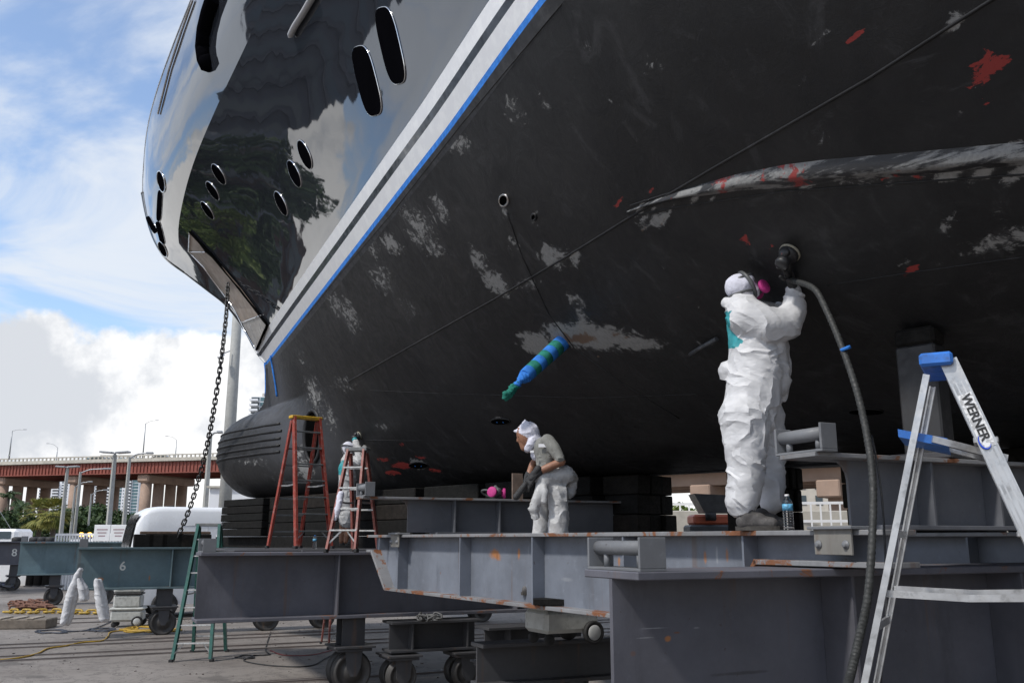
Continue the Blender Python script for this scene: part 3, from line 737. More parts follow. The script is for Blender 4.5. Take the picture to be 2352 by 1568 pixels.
girder, gprof, gzt, gh, gtf, gwf = long_girder('blue grey stepped girder with rusty flanges under the white clad worker', Ga, GL, cl, max(.35, cr), gst)
M_GST = steel('girder_stiffener', C_BLUE, .1)
for i, px in enumerate((895, 940, 1084, 1252, 1463, 1741)):
    x = gx(px)[0]; zb = gzt - gh + gtf if i > 1 else (gzt - .215 + gtf if i == 0 else gzt - gh + gtf)
    for s in (-1, 1): MB().box((x, s * .078, (gzt - gtf + zb) / 2), (.018, .128, gzt - gtf - zb - .002)).build('stiffener', M_GST, girder)
far_org = Ga + GP * 2.6 + GD * -1.0
fg, *_ = long_girder('dark far girder below the keel blocks, parallel to the stepped girder', far_org, GL + 3.5, .5, .6, (), 'keel_girder')
for i in range(6): MB().box((1.6 + i * 1.5, -.078, gzt - .33), (.018, .128, .58)).build('stiffener', M_GST, fg)

# ------------------------------------------------------------------ short cross beams on top of the girder
def saddle(label, px_clamp, over, L, name='saddle_beam', tilt=0.0):
    x = gx(px_clamp)[0]; c = Ga + GD * x
    o = thing(name, label, 'steel beam', (c.x, c.y, ZG), RZ_D, 'saddle beams clamped across the girder')
    h = .44; tf = .026; wf = .30
    m = steel('saddle_steel', (.115, .12, .135), .2)
    MB().box((L / 2 - over, 0, h - tf / 2), (L, wf, tf), bev=.003).build('top_flange', M_GIRD_F, o)
    MB().box((L / 2 - .08, 0, tf / 2 + .002), (L - 2 * over + .45, wf * .9, tf), bev=.003).build('bottom_flange', m, o)
    x0 = -.02; r_ = .12
    pl = [(x0, tf), (x0, h - tf - r_)] + [(x0 - r_ * (1 - math.cos(a_)) , h - tf - r_ + r_ * math.sin(a_)) for a_ in (R(22), R(45), R(68), R(90))] + [(-over + .1, h - tf - .001), (-over + .1, h - tf)]
    MB().prism(pl + [(L - over, h - tf), (L - over, tf)], ((0, .01, 0), (1, 0, 0), (0, 0, 1), (0, -1, 0)), .02).build('web', m, o)
    for xx in (.55, 1.15, 2.0, 3.0):
        if xx < L - over:
            for s in (-1, 1): MB().box((xx, s * .072, h / 2), (.016, .12, h - 2 * tf - .004)).build('stiffener', m, o)
    bracket(o, -over + .01, 0, h, .40, M_TRIM, dep=.12, hh=.15)
    # clamp plate with two bolts hanging over the girder flange
    cp = MB().box((-.165, 0, -.06), (.018, .30, .17), bev=.003).build('clamp_plate', steel('clamp_yellowed_steel', (.22, .21, .19), .34), o)
    MB().box((-.12, 0, .012), (.16, .36, .018), bev=.003).build('clamp_lip', M_TRIM, o)
    for s in (-.11, .11):
        MB().lathe([(.026, 0), (.026, .006), (.016, .006), (.016, .02), (.012, .022)], (-.174, s, -.085), (-1, 0, 0), 12).build('bolt', M_TRIM, cp)
    return o
sad_l = saddle('saddle beam on the girder between the red stepladder and the worker in the grey shirt', 938, .62, 3.6)
sad_r = saddle('saddle beam with lashing bar beside the legs of the worker holding the sander', 1962, .40, 4.2)

# ------------------------------------------------------------------ timber block stacks below the keel
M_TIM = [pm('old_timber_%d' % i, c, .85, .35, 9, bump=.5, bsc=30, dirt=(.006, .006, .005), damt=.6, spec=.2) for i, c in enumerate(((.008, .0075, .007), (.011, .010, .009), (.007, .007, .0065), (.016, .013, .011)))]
def stack(label, c, rz, zb, zt, nx, lay, wid=.32, dep=1.1, name='keel_block_stack', gp=0.012, group='timber stacks under the keel', top_pad=True):
    """crossed timbers: layers alternate direction"""
    o = thing(name, label, 'timber stack', (c.x, c.y, zb), rz, group)
    hh = (zt - zb) / lay; L = nx * wid
    for i in range(lay):
        if i % 2 == 0 and i > 90:
            for k_ in range(nx):
                MB().box(((k_ - (nx - 1) / 2) * wid + random.uniform(-.01, .01), random.uniform(-.05, .05), hh * (i + .5)), (wid - gp, dep * random.uniform(.93, 1.03), hh - .008), bev=.012).build('timber', random.choice(M_TIM), o)
        else:
            m_ = max(2, round(dep / wid)); hh0 = hh
            for k_ in range(m_):
                MB().box((random.uniform(-.04, .04), (k_ - (m_ - 1) / 2) * (dep / m_), hh * (i + .5)), (L * random.uniform(.95, 1.03), dep / m_ - gp, hh - .008), bev=.012).build('timber', random.choice(M_TIM), o)
    return o
def keel_s(px):                   # keel station seen at a picture column
    r = ray(px, 1100); n_ = SIDE; k_ = (ORG - EYE).dot(n_) / r.dot(n_); q = EYE + r * k_; return (q - ORG).dot(AFT)
RZ_A = math.atan2(AFT.y, AFT.x)
zk = 2.44
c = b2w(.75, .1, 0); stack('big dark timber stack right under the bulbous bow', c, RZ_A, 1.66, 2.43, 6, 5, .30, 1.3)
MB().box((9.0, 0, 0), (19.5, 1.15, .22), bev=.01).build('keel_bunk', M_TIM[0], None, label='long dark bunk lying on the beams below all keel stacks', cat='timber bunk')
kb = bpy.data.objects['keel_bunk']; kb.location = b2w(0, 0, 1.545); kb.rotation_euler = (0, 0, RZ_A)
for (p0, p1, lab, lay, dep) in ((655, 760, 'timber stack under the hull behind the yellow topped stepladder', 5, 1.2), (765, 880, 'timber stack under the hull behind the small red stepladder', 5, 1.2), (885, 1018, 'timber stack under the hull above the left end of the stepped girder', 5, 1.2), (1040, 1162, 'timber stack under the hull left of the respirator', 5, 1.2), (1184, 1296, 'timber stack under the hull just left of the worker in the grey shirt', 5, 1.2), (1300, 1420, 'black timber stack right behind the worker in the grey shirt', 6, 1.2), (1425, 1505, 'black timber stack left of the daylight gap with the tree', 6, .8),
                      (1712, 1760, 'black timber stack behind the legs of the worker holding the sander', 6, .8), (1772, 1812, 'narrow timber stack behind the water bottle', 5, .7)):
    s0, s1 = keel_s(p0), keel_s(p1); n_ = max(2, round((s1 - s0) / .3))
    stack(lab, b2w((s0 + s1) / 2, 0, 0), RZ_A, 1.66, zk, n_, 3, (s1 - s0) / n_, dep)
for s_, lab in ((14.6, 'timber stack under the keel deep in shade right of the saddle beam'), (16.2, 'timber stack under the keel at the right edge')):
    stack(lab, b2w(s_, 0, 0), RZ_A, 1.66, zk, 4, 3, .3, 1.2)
# timbers standing on the teal beam in front of the van
for i, (px, w_) in enumerate(((330, .42), (362, .40), (394, .44), (428, .42), (462, .40))):
    x = plane_px(e6, DIR, px, 1240)[0]
    q = e6 + DIR * x
    b = MB().box((0, 0, .14), (w_, .42, .28), bev=.015)
    o = b.build('timber_block', M_TIM[i % 4], None, label=('leftmost', 'second from left', 'middle', 'second from right', 'rightmost')[i] + ' of the dark timber blocks on the numbered teal beam', cat='timber block', group='timber blocks in front of the van')
    o.location = (q.x, q.y, 1.432); o.rotation_euler = (0, 0, RZ_D)
o = MB().box((0, 0, .03), (1.5, .3, .06), bev=.01).build('plank', pm('brown_plank', (.10, .065, .045), .8, .3, 8, bump=.3), None, label='brown plank laid across the timber blocks before the van', cat='plank')
q = e6 + DIR * (plane_px(e6, DIR, 402, 1240)[0]); o.location = (q.x, q.y, 1.715); o.rotation_euler = (0, 0, RZ_D)
# walkway plates behind beam 5
wd = thing('walkway_deck', 'dark walkway plates behind the long grey beam, under the ladders', 'walkway', (0, 0, 0))
for i in range(6):
    p0 = e5 + DIR * (.5 + i * .95) + DIRP * .3
    mb = MB().box((0, 0, 0), (.93, 4.4, .03), bev=.004); o = mb.build('plate', M_DK, wd); q = p0 + DIRP * 2.2 + DIR * .47; o.location = (q.x, q.y, 1.435); o.rotation_euler = (0, 0, RZ_D)
for i, dd in enumerate((1.6, 3.6)):
    p0 = e5 + DIRP * dd; mb = MB().box((3.9, 0, 0), (5.2, .2, .22), bev=.006); o = mb.build('joist', M_DK, wd); o.location = (p0.x, p0.y, 1.305); o.rotation_euler = (0, 0, RZ_D)
# props standing up to the hull
def prop(label, px, Y, zb, wd_, name='hull_prop'):
    r = at(px, 1100, Y); base = Vector((r.x, r.y, zb)); h_ = None
    for b in _bv:
        q = b.ray_cast(base, Vector((0, 0, 1)))
        if q[0] is not None: h_ = q[0].z if h_ is None else min(h_, q[0].z)
    h_ = (h_ or zb + 1.2) - zb
    o = thing(name, label, 'hull prop', base, RZ_A, 'props standing under the hull')
    MB().box((0, 0, h_ / 2 - .06), (wd_, wd_ * .7, h_ - .12), bev=.012).build('post', steel('prop_steel', (.028, .028, .030), .05), o)
    MB().box((0, 0, .02), (wd_ * 1.5, wd_ * 1.3, .04), bev=.006).build('foot_plate', M_DK, o)
    MB().box((0, 0, h_ - .06), (wd_ * 1.02, wd_ * .72, .12), bev=.02).build('pad', M_TIM[1], o)
    return o
prop('grey steel post under the hull behind the aluminium stepladder', 2142, 6.0, 2.10, .26); prop('grey steel post under the hull above the worker in the grey shirt', 1262, 12.4, 1.66, .24)
# ------------------------------------------------------------------ rails let into the ground
M_RAIL = steel('rail_steel', (.13, .11, .10), .35)
for i, (px, py) in enumerate(((0, 1481), (0, 1489), (0, 1508), (0, 1518), (0, 1436), (0, 1426), (700, 1560), (980, 1545))):
    q = atz(px, py, GZ); a_ = q - DIR * 14; b_ = q + DIR * 26
    r_ = MB(); r_.bar(a_ + Vector((0, 0, .012)), b_ + Vector((0, 0, .012)), .075, .024); r_.bar(a_ + Vector((0, 0, .002)), b_ + Vector((0, 0, .002)), .2, .005)
    r_.build('rail', M_RAIL, kind='structure')
# ------------------------------------------------------------------ low bogies and beams in the shade, bottom middle
def low_bogie(label, px, py_bottom, w_, hpx):
    q = atz(px, py_bottom, GZ)
    o = thing('wheel_bogie', label, 'bogie', q, RZ_D, 'low wheel bogies in the shade')
    zt = .53 + .38
    MB().box((0, 0, zt), (w_, .46, .035), bev=.004).build('top_flange', M_DK, o)
    MB().box((0, 0, zt - .38), (w_, .42, .035), bev=.004).build('bottom_flange', M_DK, o)
    MB().box((0, -.02, zt - .19), (w_ - .06, .03, .345)).build('web', M_DK, o)
    for x in (-w_ / 2 + .32, w_ / 2 - .2): MB().box((x, -.12, zt - .19), (.02, .17, .342)).build('stiffener', M_DK, o)
    for x in (-w_ * .36, w_ * .36): bogie(o, x, zt - .40, R_=.2, wide=.4)
    return o
low_bogie('low wheel bogie with a pile of chain on top, bottom middle', 990, 1578, 1.35, 0)
low_bogie('low wheel bogie in deep shade under the white dust extractor', 1225, 1600, 1.5, 0)
low = thing('cross_tie', 'dark low beam on which the white dust extractor stands', 'steel beam', (0, 0, 0))
qa = at(1095, 1470, 10.3); qb = qa + DIR * 4.5
for z, h_, w_ in ((.49, .04, .34), (.09, .04, .34)):
    mb = MB().bar((qa.x, qa.y, z), (qb.x, qb.y, z), w_, h_, bev=.004); mb.build('flange', M_DK, low)
MB().bar((qa.x, qa.y, .29), (qb.x, qb.y, .29), .03, .358).build('web', M_DK, low)
for i in range(3):
    p_ = qa + DIR * (.5 + 1.6 * i); MB().box((p_.x, p_.y, (.068 + GZ) / 2), (.3, .3, .066 - GZ), bev=.01).build('leg', M_DK, low)
# ------------------------------------------------------------------ people
from mathutils import noise as mnoise
def capsule(mb, a, ra, b, rb, n=14):
    a, b = Vector(a), Vector(b); d = b - a; L = d.length
    if L < 1e-5: d = Vector((0, 0, 1)); L = 1e-5
    ax = d.normalized(); pr = []
    for k in range(6): t_ = math.pi / 2 * k / 5; pr.append((ra * math.sin(t_), -ra * math.cos(t_)))
    for k in range(1, 5): t_ = k / 5; pr.append((ra + (rb - ra) * t_, L * t_))
    for k in range(6): t_ = math.pi / 2 * k / 5; pr.append((rb * math.cos(t_), L + rb * math.sin(t_)))
    mb.lathe(pr, a, ax, n)
def chain(mb, pts):               # ((point), radius) ...
    for (a, ra), (b, rb) in zip(pts[:-1], pts[1:]): capsule(mb, a, ra, b, rb)
def ellipsoid(mb, c, r, M=None, n=18, m=12):
    V = []; F_ = []
    for i in range(m + 1):
        th = math.pi * i / m
        for k in range(n):
            p = Vector((r[0] * math.sin(th) * math.cos(2 * math.pi * k / n), r[1] * math.sin(th) * math.sin(2 * math.pi * k / n), r[2] * math.cos(th)))
            V.append(Vector(c) + (M @ p if M else p))
    for i in range(m):
        for k in range(n): F_.append((i*n + k, (i+1)*n + k, (i+1)*n + (k+1) % n, i*n + (k+1) % n))
    mb.add(V, F_, True)
def fuse(mb, name, mat, parent, voxel=.014, smooth=6, disp=None, mats=None, pick=None, facet=0, **k):
    """one continuous skin over the collected volumes"""
    me = bpy.data.meshes.new(name); me.from_pydata(mb.v, [], mb.f); me.update()
    ob = bpy.data.objects.new(name, me); COL.objects.link(ob)
    m = ob.modifiers.new('r', 'REMESH'); m.mode = 'VOXEL'; m.voxel_size = voxel; m.use_smooth_shade = True
    s = ob.modifiers.new('s', 'SMOOTH'); s.factor = .5; s.iterations = smooth
    bpy.context.view_layer.update()
    me2 = bpy.data.meshes.new_from_object(ob.evaluated_get(bpy.context.evaluated_depsgraph_get()))
    bpy.data.objects.remove(ob); bpy.data.meshes.remove(me)
    if disp:
        N = len(me2.vertices); nr = [v.normal.copy() for v in me2.vertices]
        for v, nn in zip(me2.vertices, nr): v.co += nn * disp(v.co, nn)
        me2.update()
    if facet:                     # crisp paper-like cloth: fewer, flat creased faces
        ob = bpy.data.objects.new(name, me2); COL.objects.link(ob); dm = ob.modifiers.new('d', 'DECIMATE'); dm.ratio = min(1, facet / max(1, len(me2.polygons) * 2))
        bpy.context.view_layer.update(); me3 = bpy.data.meshes.new_from_object(ob.evaluated_get(bpy.context.evaluated_depsgraph_get())); bpy.data.objects.remove(ob); me2 = me3
        me2.set_sharp_from_angle(angle=R(24))
    me2.polygons.foreach_set('use_smooth', [True] * len(me2.polygons))
    me2.materials.clear(); me2.materials.append(mat)
    if mats:
        for q in mats: me2.materials.append(q)
        for p in me2.polygons: p.material_index = pick(p.center, p.normal)
    me2.name = name
    return link(name, me2, None, parent, **k)
def crumple(amp, sc, seed=0.0, zst=1.0):
    """creased cloth: broad rolls with sharp ridges, finer facets on top"""
    o = Vector((seed, seed * 1.7, seed * .3))
    def f(p, nn):
        q = Vector((p.x, p.y, p.z * 1.5)) * sc * .55 + o
        wv = Vector((mnoise.noise(q * .8), mnoise.noise(q * .8 + Vector((9, 0, 0))), mnoise.noise(q * .8 + Vector((0, 9, 0)))))
        q2 = q + wv * .8 + Vector((0, 0, (p.x - p.y) * sc * .25))
        r_ = max(0, 1 - abs(mnoise.noise(q2)) * 3.0); r2 = max(0, 1 - abs(mnoise.noise(q2 * 2.1 + Vector((3, 3, 3)))) * 3.2)
        d, _ = mnoise.voronoi(q2 * 2.6)
        return amp * (.75 * r_ ** 2.0 + .26 * r2 ** 2.0 + .42 * (d[1] - d[0]) - .40)
    return f
t = NT('white_coverall')
n1 = t.noise(9, 6, .6); vv = t.n('ShaderNodeTexVoronoi', feature='DISTANCE_TO_EDGE'); vv.inputs['Scale'].default_value = 16; vv.inputs['Randomness'].default_value = 1
wp = t.n('ShaderNodeMapping'); t.l(t.tc.outputs['Object'], wp.inputs[0]); wp.inputs['Scale'].default_value = (1, 1, 1.7)
t.l(t.mix(.12, wp.outputs[0], t.n('ShaderNodeTexNoise').outputs['Color']), vv.inputs['Vector'])
t.p(Base_Color=t.mix(t.ramp(n1, .4, .7), (.60, .60, .61), (.52, .52, .53)), Roughness=.55, Specular_IOR_Level=.4, Subsurface_Weight=0.0)
t.bump(t.math('ADD', t.math('MULTIPLY', vv.outputs['Distance'], 1.1), t.math('MULTIPLY', t.noise(30, 4), .25)), .14, .02)
M_SUIT = t.m
M_SUITG = pm('grubby_coverall', (.46, .46, .46), .6, .18, 7, bump=.5, bsc=26, dirt=(.25, .25, .25), damt=.4)
M_TEAL = pm('teal_back_panel', (.03, .27, .30), .45, .15, 12, bump=.3, bsc=20)
M_CAP = pm('white_knit_hood', (.60, .60, .68), .85, .1, 14, bump=.35, bsc=60)
M_SKIN = pm('tanned_skin', (.26, .125, .075), .5, .15, 10)
M_GLOVE = pm('dark_work_glove', (.028, .028, .029), .75, .3, 30, bump=.4, bsc=90)
M_SHIRT = pm('grey_work_shirt', (.195, .195, .18), .85, .15, 8, bump=.4, bsc=22)
M_BOOT = pm('dusty_grey_boot', (.075, .07, .068), .75, .25, 18, bump=.3, dirt=(.16, .15, .14), damt=.5)
M_MASK = pm('grey_rubber_mask', (.085, .088, .09), .5, .2, 14)
M_PINK = pm('magenta_filter', (.46, .03, .20), .7, .12, 30, bump=.3, bsc=80)
M_SOLE = pm('boot_sole', (.05, .045, .04), .8, .3, 20)
M_ALU = pm('worn_aluminium', (.50, .50, .50), .38, .14, 9, metal=.75, dirt=(.16, .16, .16), damt=.45)
def boot(par, toe, heel, w_, h_, name='boot'):
    toe, heel = Vector(toe), Vector(heel); d = (toe - heel); L = d.length; u = d.normalized(); s = Vector((0, 0, 1)).cross(u)
    mb = MB(); z = Vector((0, 0, 1))
    chain(mb, [(heel + u * .05 + z * .055, .05), (heel + u * L * .45 + z * .055, .047), (toe - u * .055 + z * .045, .043)])
    chain(mb, [(heel + u * .06 + z * .06, .052), (heel + u * .08 + z * (h_ - .03), .056)])
    chain(mb, [(heel + u * .07 + z * (h_ - .04), .05), (heel + u * L * .55 + z * .07, .045)])
    o = fuse(mb, name, M_BOOT, par, .010, 4)
    for v in o.data.vertices: v.co.z = max(v.co.z, heel.z + .012)
    sl = MB(); ring = []
    for k in range(20):
        a_ = 2 * math.pi * k / 20; ring.append(heel + u * (L / 2 + math.cos(a_) * (L / 2 + .004)) + s * (math.sin(a_) * (.050 if math.cos(a_) > 0 else .044)))
    sl.add([q for q in ring] + [q + z * .028 for q in ring], [tuple(range(20))[::-1], tuple(range(20, 40))] + [(k, (k+1) % 20, 20 + (k+1) % 20, 20 + k) for k in range(20)])
    sl.build('sole', M_SOLE, o)
    return o
def hand(par, wrist, fwd, up, size=1.0, curl=.6, thumb=1, name='glove', mat=None):
    """palm, four bent fingers of different length and a thumb from the side of the palm"""
    wrist, f, u = Vector(wrist), Vector(fwd).normalized(), Vector(up).normalized(); s = f.cross(u).normalized(); u = s.cross(f)
    mb = MB(); k = size
    for q in (-.026, -.009, .009, .026): chain(mb, [(wrist + f * .0 * k + s * q * .7 * k, .019 * k), (wrist + f * .085 * k + s * q * 1.15 * k, .0155 * k)])
    chain(mb, [(wrist - f * .05 * k, .031 * k), (wrist, .029 * k)])
    for q, ln in ((-.031, .066), (-.0105, .080), (.0105, .084), (.031, .074)):
        p = wrist + f * .088 * k + s * q * k; d = f.copy(); r_ = .0098 * k; pts = [(p, r_)]
        for j, fr in enumerate((.45, .32, .23)):
            a_ = curl * (.55 + .35 * j); d = (d * math.cos(a_) - u * math.sin(a_)).normalized(); p = p + d * ln * fr * k; r_ *= .92; pts.append((p, r_))
        chain(mb, pts)
    p = wrist + f * .03 * k + s * .033 * k * thumb; d = (f * .55 + s * .75 * thumb - u * .35).normalized()
    chain(mb, [(p, .014 * k), (p + d * .035 * k, .0125 * k), (p + d * .035 * k + (f * .8 - u * .45).normalized() * .032 * k, .0105 * k)])
    return fuse(mb, name, mat or M_GLOVE, par, .0045, 3)
def respirator(par, face, fwd, up, k=1.0, straps=None):
    """half mask: rubber face piece, two round filters on the sides, head harness"""
    face, f, u = Vector(face), Vector(fwd).normalized(), Vector(up).normalized(); s = f.cross(u).normalized()
    mb = MB(); chain(mb, [(face - f * .01 * k, .050 * k), (face + f * .045 * k, .038 * k)]); chain(mb, [(face + u * .05 * k, .02 * k), (face + f * .03 * k, .035 * k)])
    o = fuse(mb, 'respirator', M_MASK, par, .008, 3)
    for sg in (-1, 1):
        ax = (s * sg * .85 + f * .5).normalized(); c = face + f * .035 * k + s * sg * .045 * k - u * .012 * k
        MB().lathe([(.028 * k, 0), (.030 * k, .012 * k), (.046 * k, .014 * k), (.049 * k, .018 * k), (.049 * k, .034 * k), (.045 * k, .038 * k), (.012 * k, .037 * k)], c, ax, 24).build('filter', M_PINK, o)
    return o
def random_orbital(label, p, nn, toward, group=None, par=None):
    """sander: pad against the hull, motor housing, dust port"""
    o = thing('sander', label, 'sander', p, 0, group)
    z = Vector((0, 0, 0)); ax = nn; M_S = pm('sander_black', (.022, .022, .024), .45, .2, 20)
    MB().lathe([(.070, .004), (.075, .006), (.075, .018), (.070, .022), (.03, .022)], z, ax, 32).build('pad', pm('sanding_pad', (.30, .28, .22), .8, .15, 30), o)
    MB().lathe([(.070, .023), (.071, .036), (.062, .056), (.050, .062), (.046, .10), (.050, .125), (.044, .145), (.02, .150)], z, ax, 24).build('housing', M_S, o)
    q = toward - ax * toward.dot(ax); q.normalize()
    MB().tube([ax * .055 + q * .04, ax * .07 + q * .10, ax * .085 + q * .19], [.026, .024, .022], 14).build('handle', M_S, o)
    MB().box(ax * .085 + q * -.049, (.03, .012, .014)).build('badge', pm('red_badge', (.6, .05, .05), .5, .05), o)
    MB().lathe([(.034, -.02), (.036, .01), (.03, .02)], ax * .07 - q * .05, (ax * .6 - q).normalized(), 18).build('dust_box', M_S, o)
    return o, q

# ---- worker with the sander, standing on the girder
xw = gx(1735)[0]; WB = Ga + GD * xw; YW = WB.y
def W(px, py, dy=0.0): return at(px, py, YW + dy)
SW = FPX / (YW * math.cos(PITCH) + .18)
ZF = ZG + .002
def rp(p): return p / SW
p1 = thing('person', 'person in white coverall and pink respirator holding a sander up to the hull', 'person', (WB.x, WB.y, ZF))
inv = Matrix.Translation(-Vector((WB.x, WB.y, ZF)))
def pfix(o): o.matrix_parent_inverse = inv; return o
mb = MB()
def L_(*a): return [(W(*q[:3]) if len(q) == 4 else W(q[0], q[1], 0), rp(q[-1])) for q in a]
for dy in (-.07, .07): chain(mb, L_((1706, 712, dy, 40), (1728, 770, dy, 58), (1736, 850, dy, 62), (1728, 915, dy, 64), (1730, 960, dy, 52)))
chain(mb, L_((1690, 705, -.05, 26), (1668, 693, -.03, 13))); chain(mb, L_((1690, 705, .05, 22), (1672, 697, .06, 12)))     # collar flap
chain(mb, L_((1700, 860, 0, 50), (1672, 852, 0, 24)))                       # hood bunched at the small of the back
chain(mb, L_((1712, 955, -.11, 60), (1714, 1000, -.12, 52), (1714, 1060, -.12, 44), (1712, 1100, -.12, 41), (1709, 1130, -.11, 39), (1704, 1148, -.11, 39)))
chain(mb, L_((1748, 955, .14, 54), (1766, 1050, .15, 38), (1772, 1105, .15, 31), (1774, 1155, .15, 27)))
chain(mb, L_((1712, 728, -.17, 46), (1755, 748, -.20, 44), (1804, 745, -.17, 38), (1822, 715, -.13, 31), (1824, 685, -.10, 24), (1823, 672, -.09, 20)))   # near arm
chain(mb, L_((1735, 728, .17, 42), (1790, 735, .24, 36), (1822, 690, .20, 26), (1830, 665, .16, 20)))    # far arm
chain(mb, L_((1798, 790, 0, 16), (1806, 850, .02, 12), (1802, 915, .02, 9)))
chain(mb, L_((1760, 800, -.05, 50), (1780, 880, -.03, 36)))
def pick1(c, n_):
    d = c - EYE; dep = d.y * math.cos(PITCH) + d.z * math.sin(PITCH); x, y = 1176 + FPX * d.x / dep, 784 - FPX * (d.z * math.cos(PITCH) - d.y * math.sin(PITCH)) / dep
    return 1 if 716 < y < 808 and x < float(np.interp(y, [716, 757, 786, 808], [1678, 1678, 1706, 1668])) else 0
suit = pfix(fuse(mb, 'coverall', M_SUIT, p1, .0095, 6, crumple(.016, 7.5, 2.0, .8), [M_TEAL], pick1, facet=9000))
hd = MB(); ellipsoid(hd, W(1699, 660, 0), (rp(36), .085, rp(33)), Matrix.Rotation(R(12), 3, 'Y')); chain(hd, L_((1702, 668, 0, 26), (1704, 705, 0, 24))); chain(hd, L_((1712, 656, 0, 30), (1727, 668, 0, 20)))
pfix(fuse(hd, 'head', M_CAP, p1, .009, 4, crumple(.004, 18, 5.0)))
fdir = Vector((.80, .12, .42)).normalized(); fup = Vector((-.45, 0, .89)).normalized()
rsp = respirator(p1, W(1731, 668, 0), fdir, fup, 1.05); pfix(rsp)
eb = MB(); hc = W(1700, 658, 0)
def ringpath(c, nrm, r1, r2, uax, n=28):
    u = Vector(uax); u = (u - nrm * u.dot(nrm)).normalized(); v = nrm.cross(u)
    return [c + u * r1 * math.cos(2 * math.pi * k_ / n) + v * r2 * math.sin(2 * math.pi * k_ / n) for k_ in range(n + 1)]
pfix(MB().tube(ringpath(W(1716, 655, 0), Vector((.88, 0, .47)).normalized(), rp(34), .10, (0, 0, 1)), .014, 8, cap=False).build('harness_strap', M_MASK, p1))
pfix(MB().tube(ringpath(W(1703, 676, 0), Vector((-.25, 0, .97)).normalized(), rp(32), .092, (1, 0, 0)), .010, 6, cap=False).build('harness_strap', M_MASK, p1))
pfix(MB().tube(ringpath(W(1703, 640, 0), Vector((-.35, 0, .94)).normalized(), rp(27), .07, (1, 0, 0)), .009, 6, cap=False).build('harness_strap', M_MASK, p1))
gz = W(1712, 645, 0)
for sg in (-1, 1):
    pfix(MB().lathe([(.001, .012), (.022, .011), (.027, .006), (.028, 0)], W(1727, 648, 0) + Vector((0, sg * .035, 0)), (fdir + Vector((0, sg * .35, 0))).normalized(), 16).build('goggle', M_MASK, p1))
bt = Vector((.94, -.34, 0)).normalized()
h1 = W(1690, 1208, -.12); h1.z = ZF; pfix(boot(p1, h1 + bt * .285, h1, .1, .13)); h2 = W(1722, 1205, .10); h2.z = ZF; pfix(boot(p1, h2 + bt * .285, h2, .1, .13))
# sander on the hull and the gloved hand round it
sp, sn = hit(1816, 578)
hw = W(1822, 655, -.09)
tow = (W(1850, 640, -.05) - sp)
sander1, sq = random_orbital('black sander with pale pad pressed to the hull by the white clad worker', sp, sn, tow)
g_tgt = sp + sn * .09 + sq * .06
gd = (g_tgt - hw).normalized()
pfix(hand(p1, g_tgt - gd * .105, gd, Vector((.15, -.95, .1)), 1.12, .62, -1))
mbg = MB(); chain(mbg, [(hw - Vector((0, 0, .03)), .034), (g_tgt - gd * .10, .030)]); pfix(fuse(mbg, 'glove_cuff', M_GLOVE, p1, .008, 2))
print('SANDER', sp, 'worker', WB, 'hull at', (sp - hw).length, SW)

# ---- worker in grey shirt behind the girder, bent over his hands
x2 = gx(1262)[0]; B2 = Ga + GD * x2 + GP * .75; Y2 = B2.y
def W2(px, py, dy=0.0): return at(px, py, Y2 + dy)
S2 = FPX / (Y2 * math.cos(PITCH))
z2 = W2(1262, 1218, 0).z - .47
p2 = thing('person', 'person in grey shirt and white hood looking down at his black gloved hands', 'person', (B2.x, B2.y, z2))
inv2 = Matrix.Translation(-Vector((B2.x, B2.y, z2)))
def pf2(o): o.matrix_parent_inverse = inv2; return o
def L2(*a): return [(W2(*q[:3]), q[3] / S2) for q in a]
mb = MB()                                                          # skin: head with face, neck, forearms
hc2 = W2(1209, 1000, 0)
ellipsoid(mb, hc2, (23 / S2, .078, 29 / S2), Matrix.Rotation(R(-22), 3, 'Y'))
chain(mb, L2((1212, 1010, 0, 16), (1236, 1030, 0, 15)))
chain(mb, L2((1197, 1006, 0, 9), (1203, 1028, 0, 8)))                # jaw
chain(mb, L2((1192, 1000, 0, 3), (1189, 1012, 0, 3.6)))              # nose
chain(mb, L2((1190, 995, -.03, 3), (1190, 995, .03, 3)))             # brow
chain(mb, L2((1196, 1021, -.018, 2.4), (1196, 1021, .018, 2.4)))     # lips
chain(mb, L2((1240, 1028, 0, 16), (1258, 1045, 0, 14)))
chain(mb, L2((1281, 1046, -.23, 9), (1290, 1060, -.23, 9.5), (1262, 1072, -.24, 9.5), (1234, 1084, -.24, 7.5)))
chain(mb, L2((1240, 1045, .17, 10), (1224, 1066, .12, 9), (1214, 1092, .05, 7.5)))
pf2(fuse(mb, 'body', M_SKIN, p2, .008, 3))
for sg in (-1, 1):
    pf2(MB().lathe([(.001, .006), (.009, .004), (.012, 0)], W2(1191, 1003, sg * .03), Vector((-.95, sg * -.2, -.2)).normalized(), 10).build('eye', M_DARK, p2))
mb = MB()
ellipsoid(mb, W2(1214, 993, 0), (27 / S2, .093, 27 / S2), Matrix.Rotation(R(-15), 3, 'Y'))
chain(mb, L2((1222, 1005, 0, 20), (1238, 1030, 0, 19), (1232, 1044, 0, 15)))
chain(mb, L2((1222, 1015, -.06, 12), (1212, 1030, -.05, 9))); chain(mb, L2((1222, 1015, .06, 12), (1212, 1030, .05, 9))); chain(mb, L2((1212, 1030, -.05, 9), (1212, 1030, .05, 9)))
chain(mb, L2((1190, 990, 0, 6), (1182, 989, 0, 3))); chain(mb, L2((1206, 972, 0, 8), (1206, 964, 0, 3)))
hood2 = fuse(mb, 'hood', M_CAP, p2, .009, 3, crumple(.010, 14, 3.0))
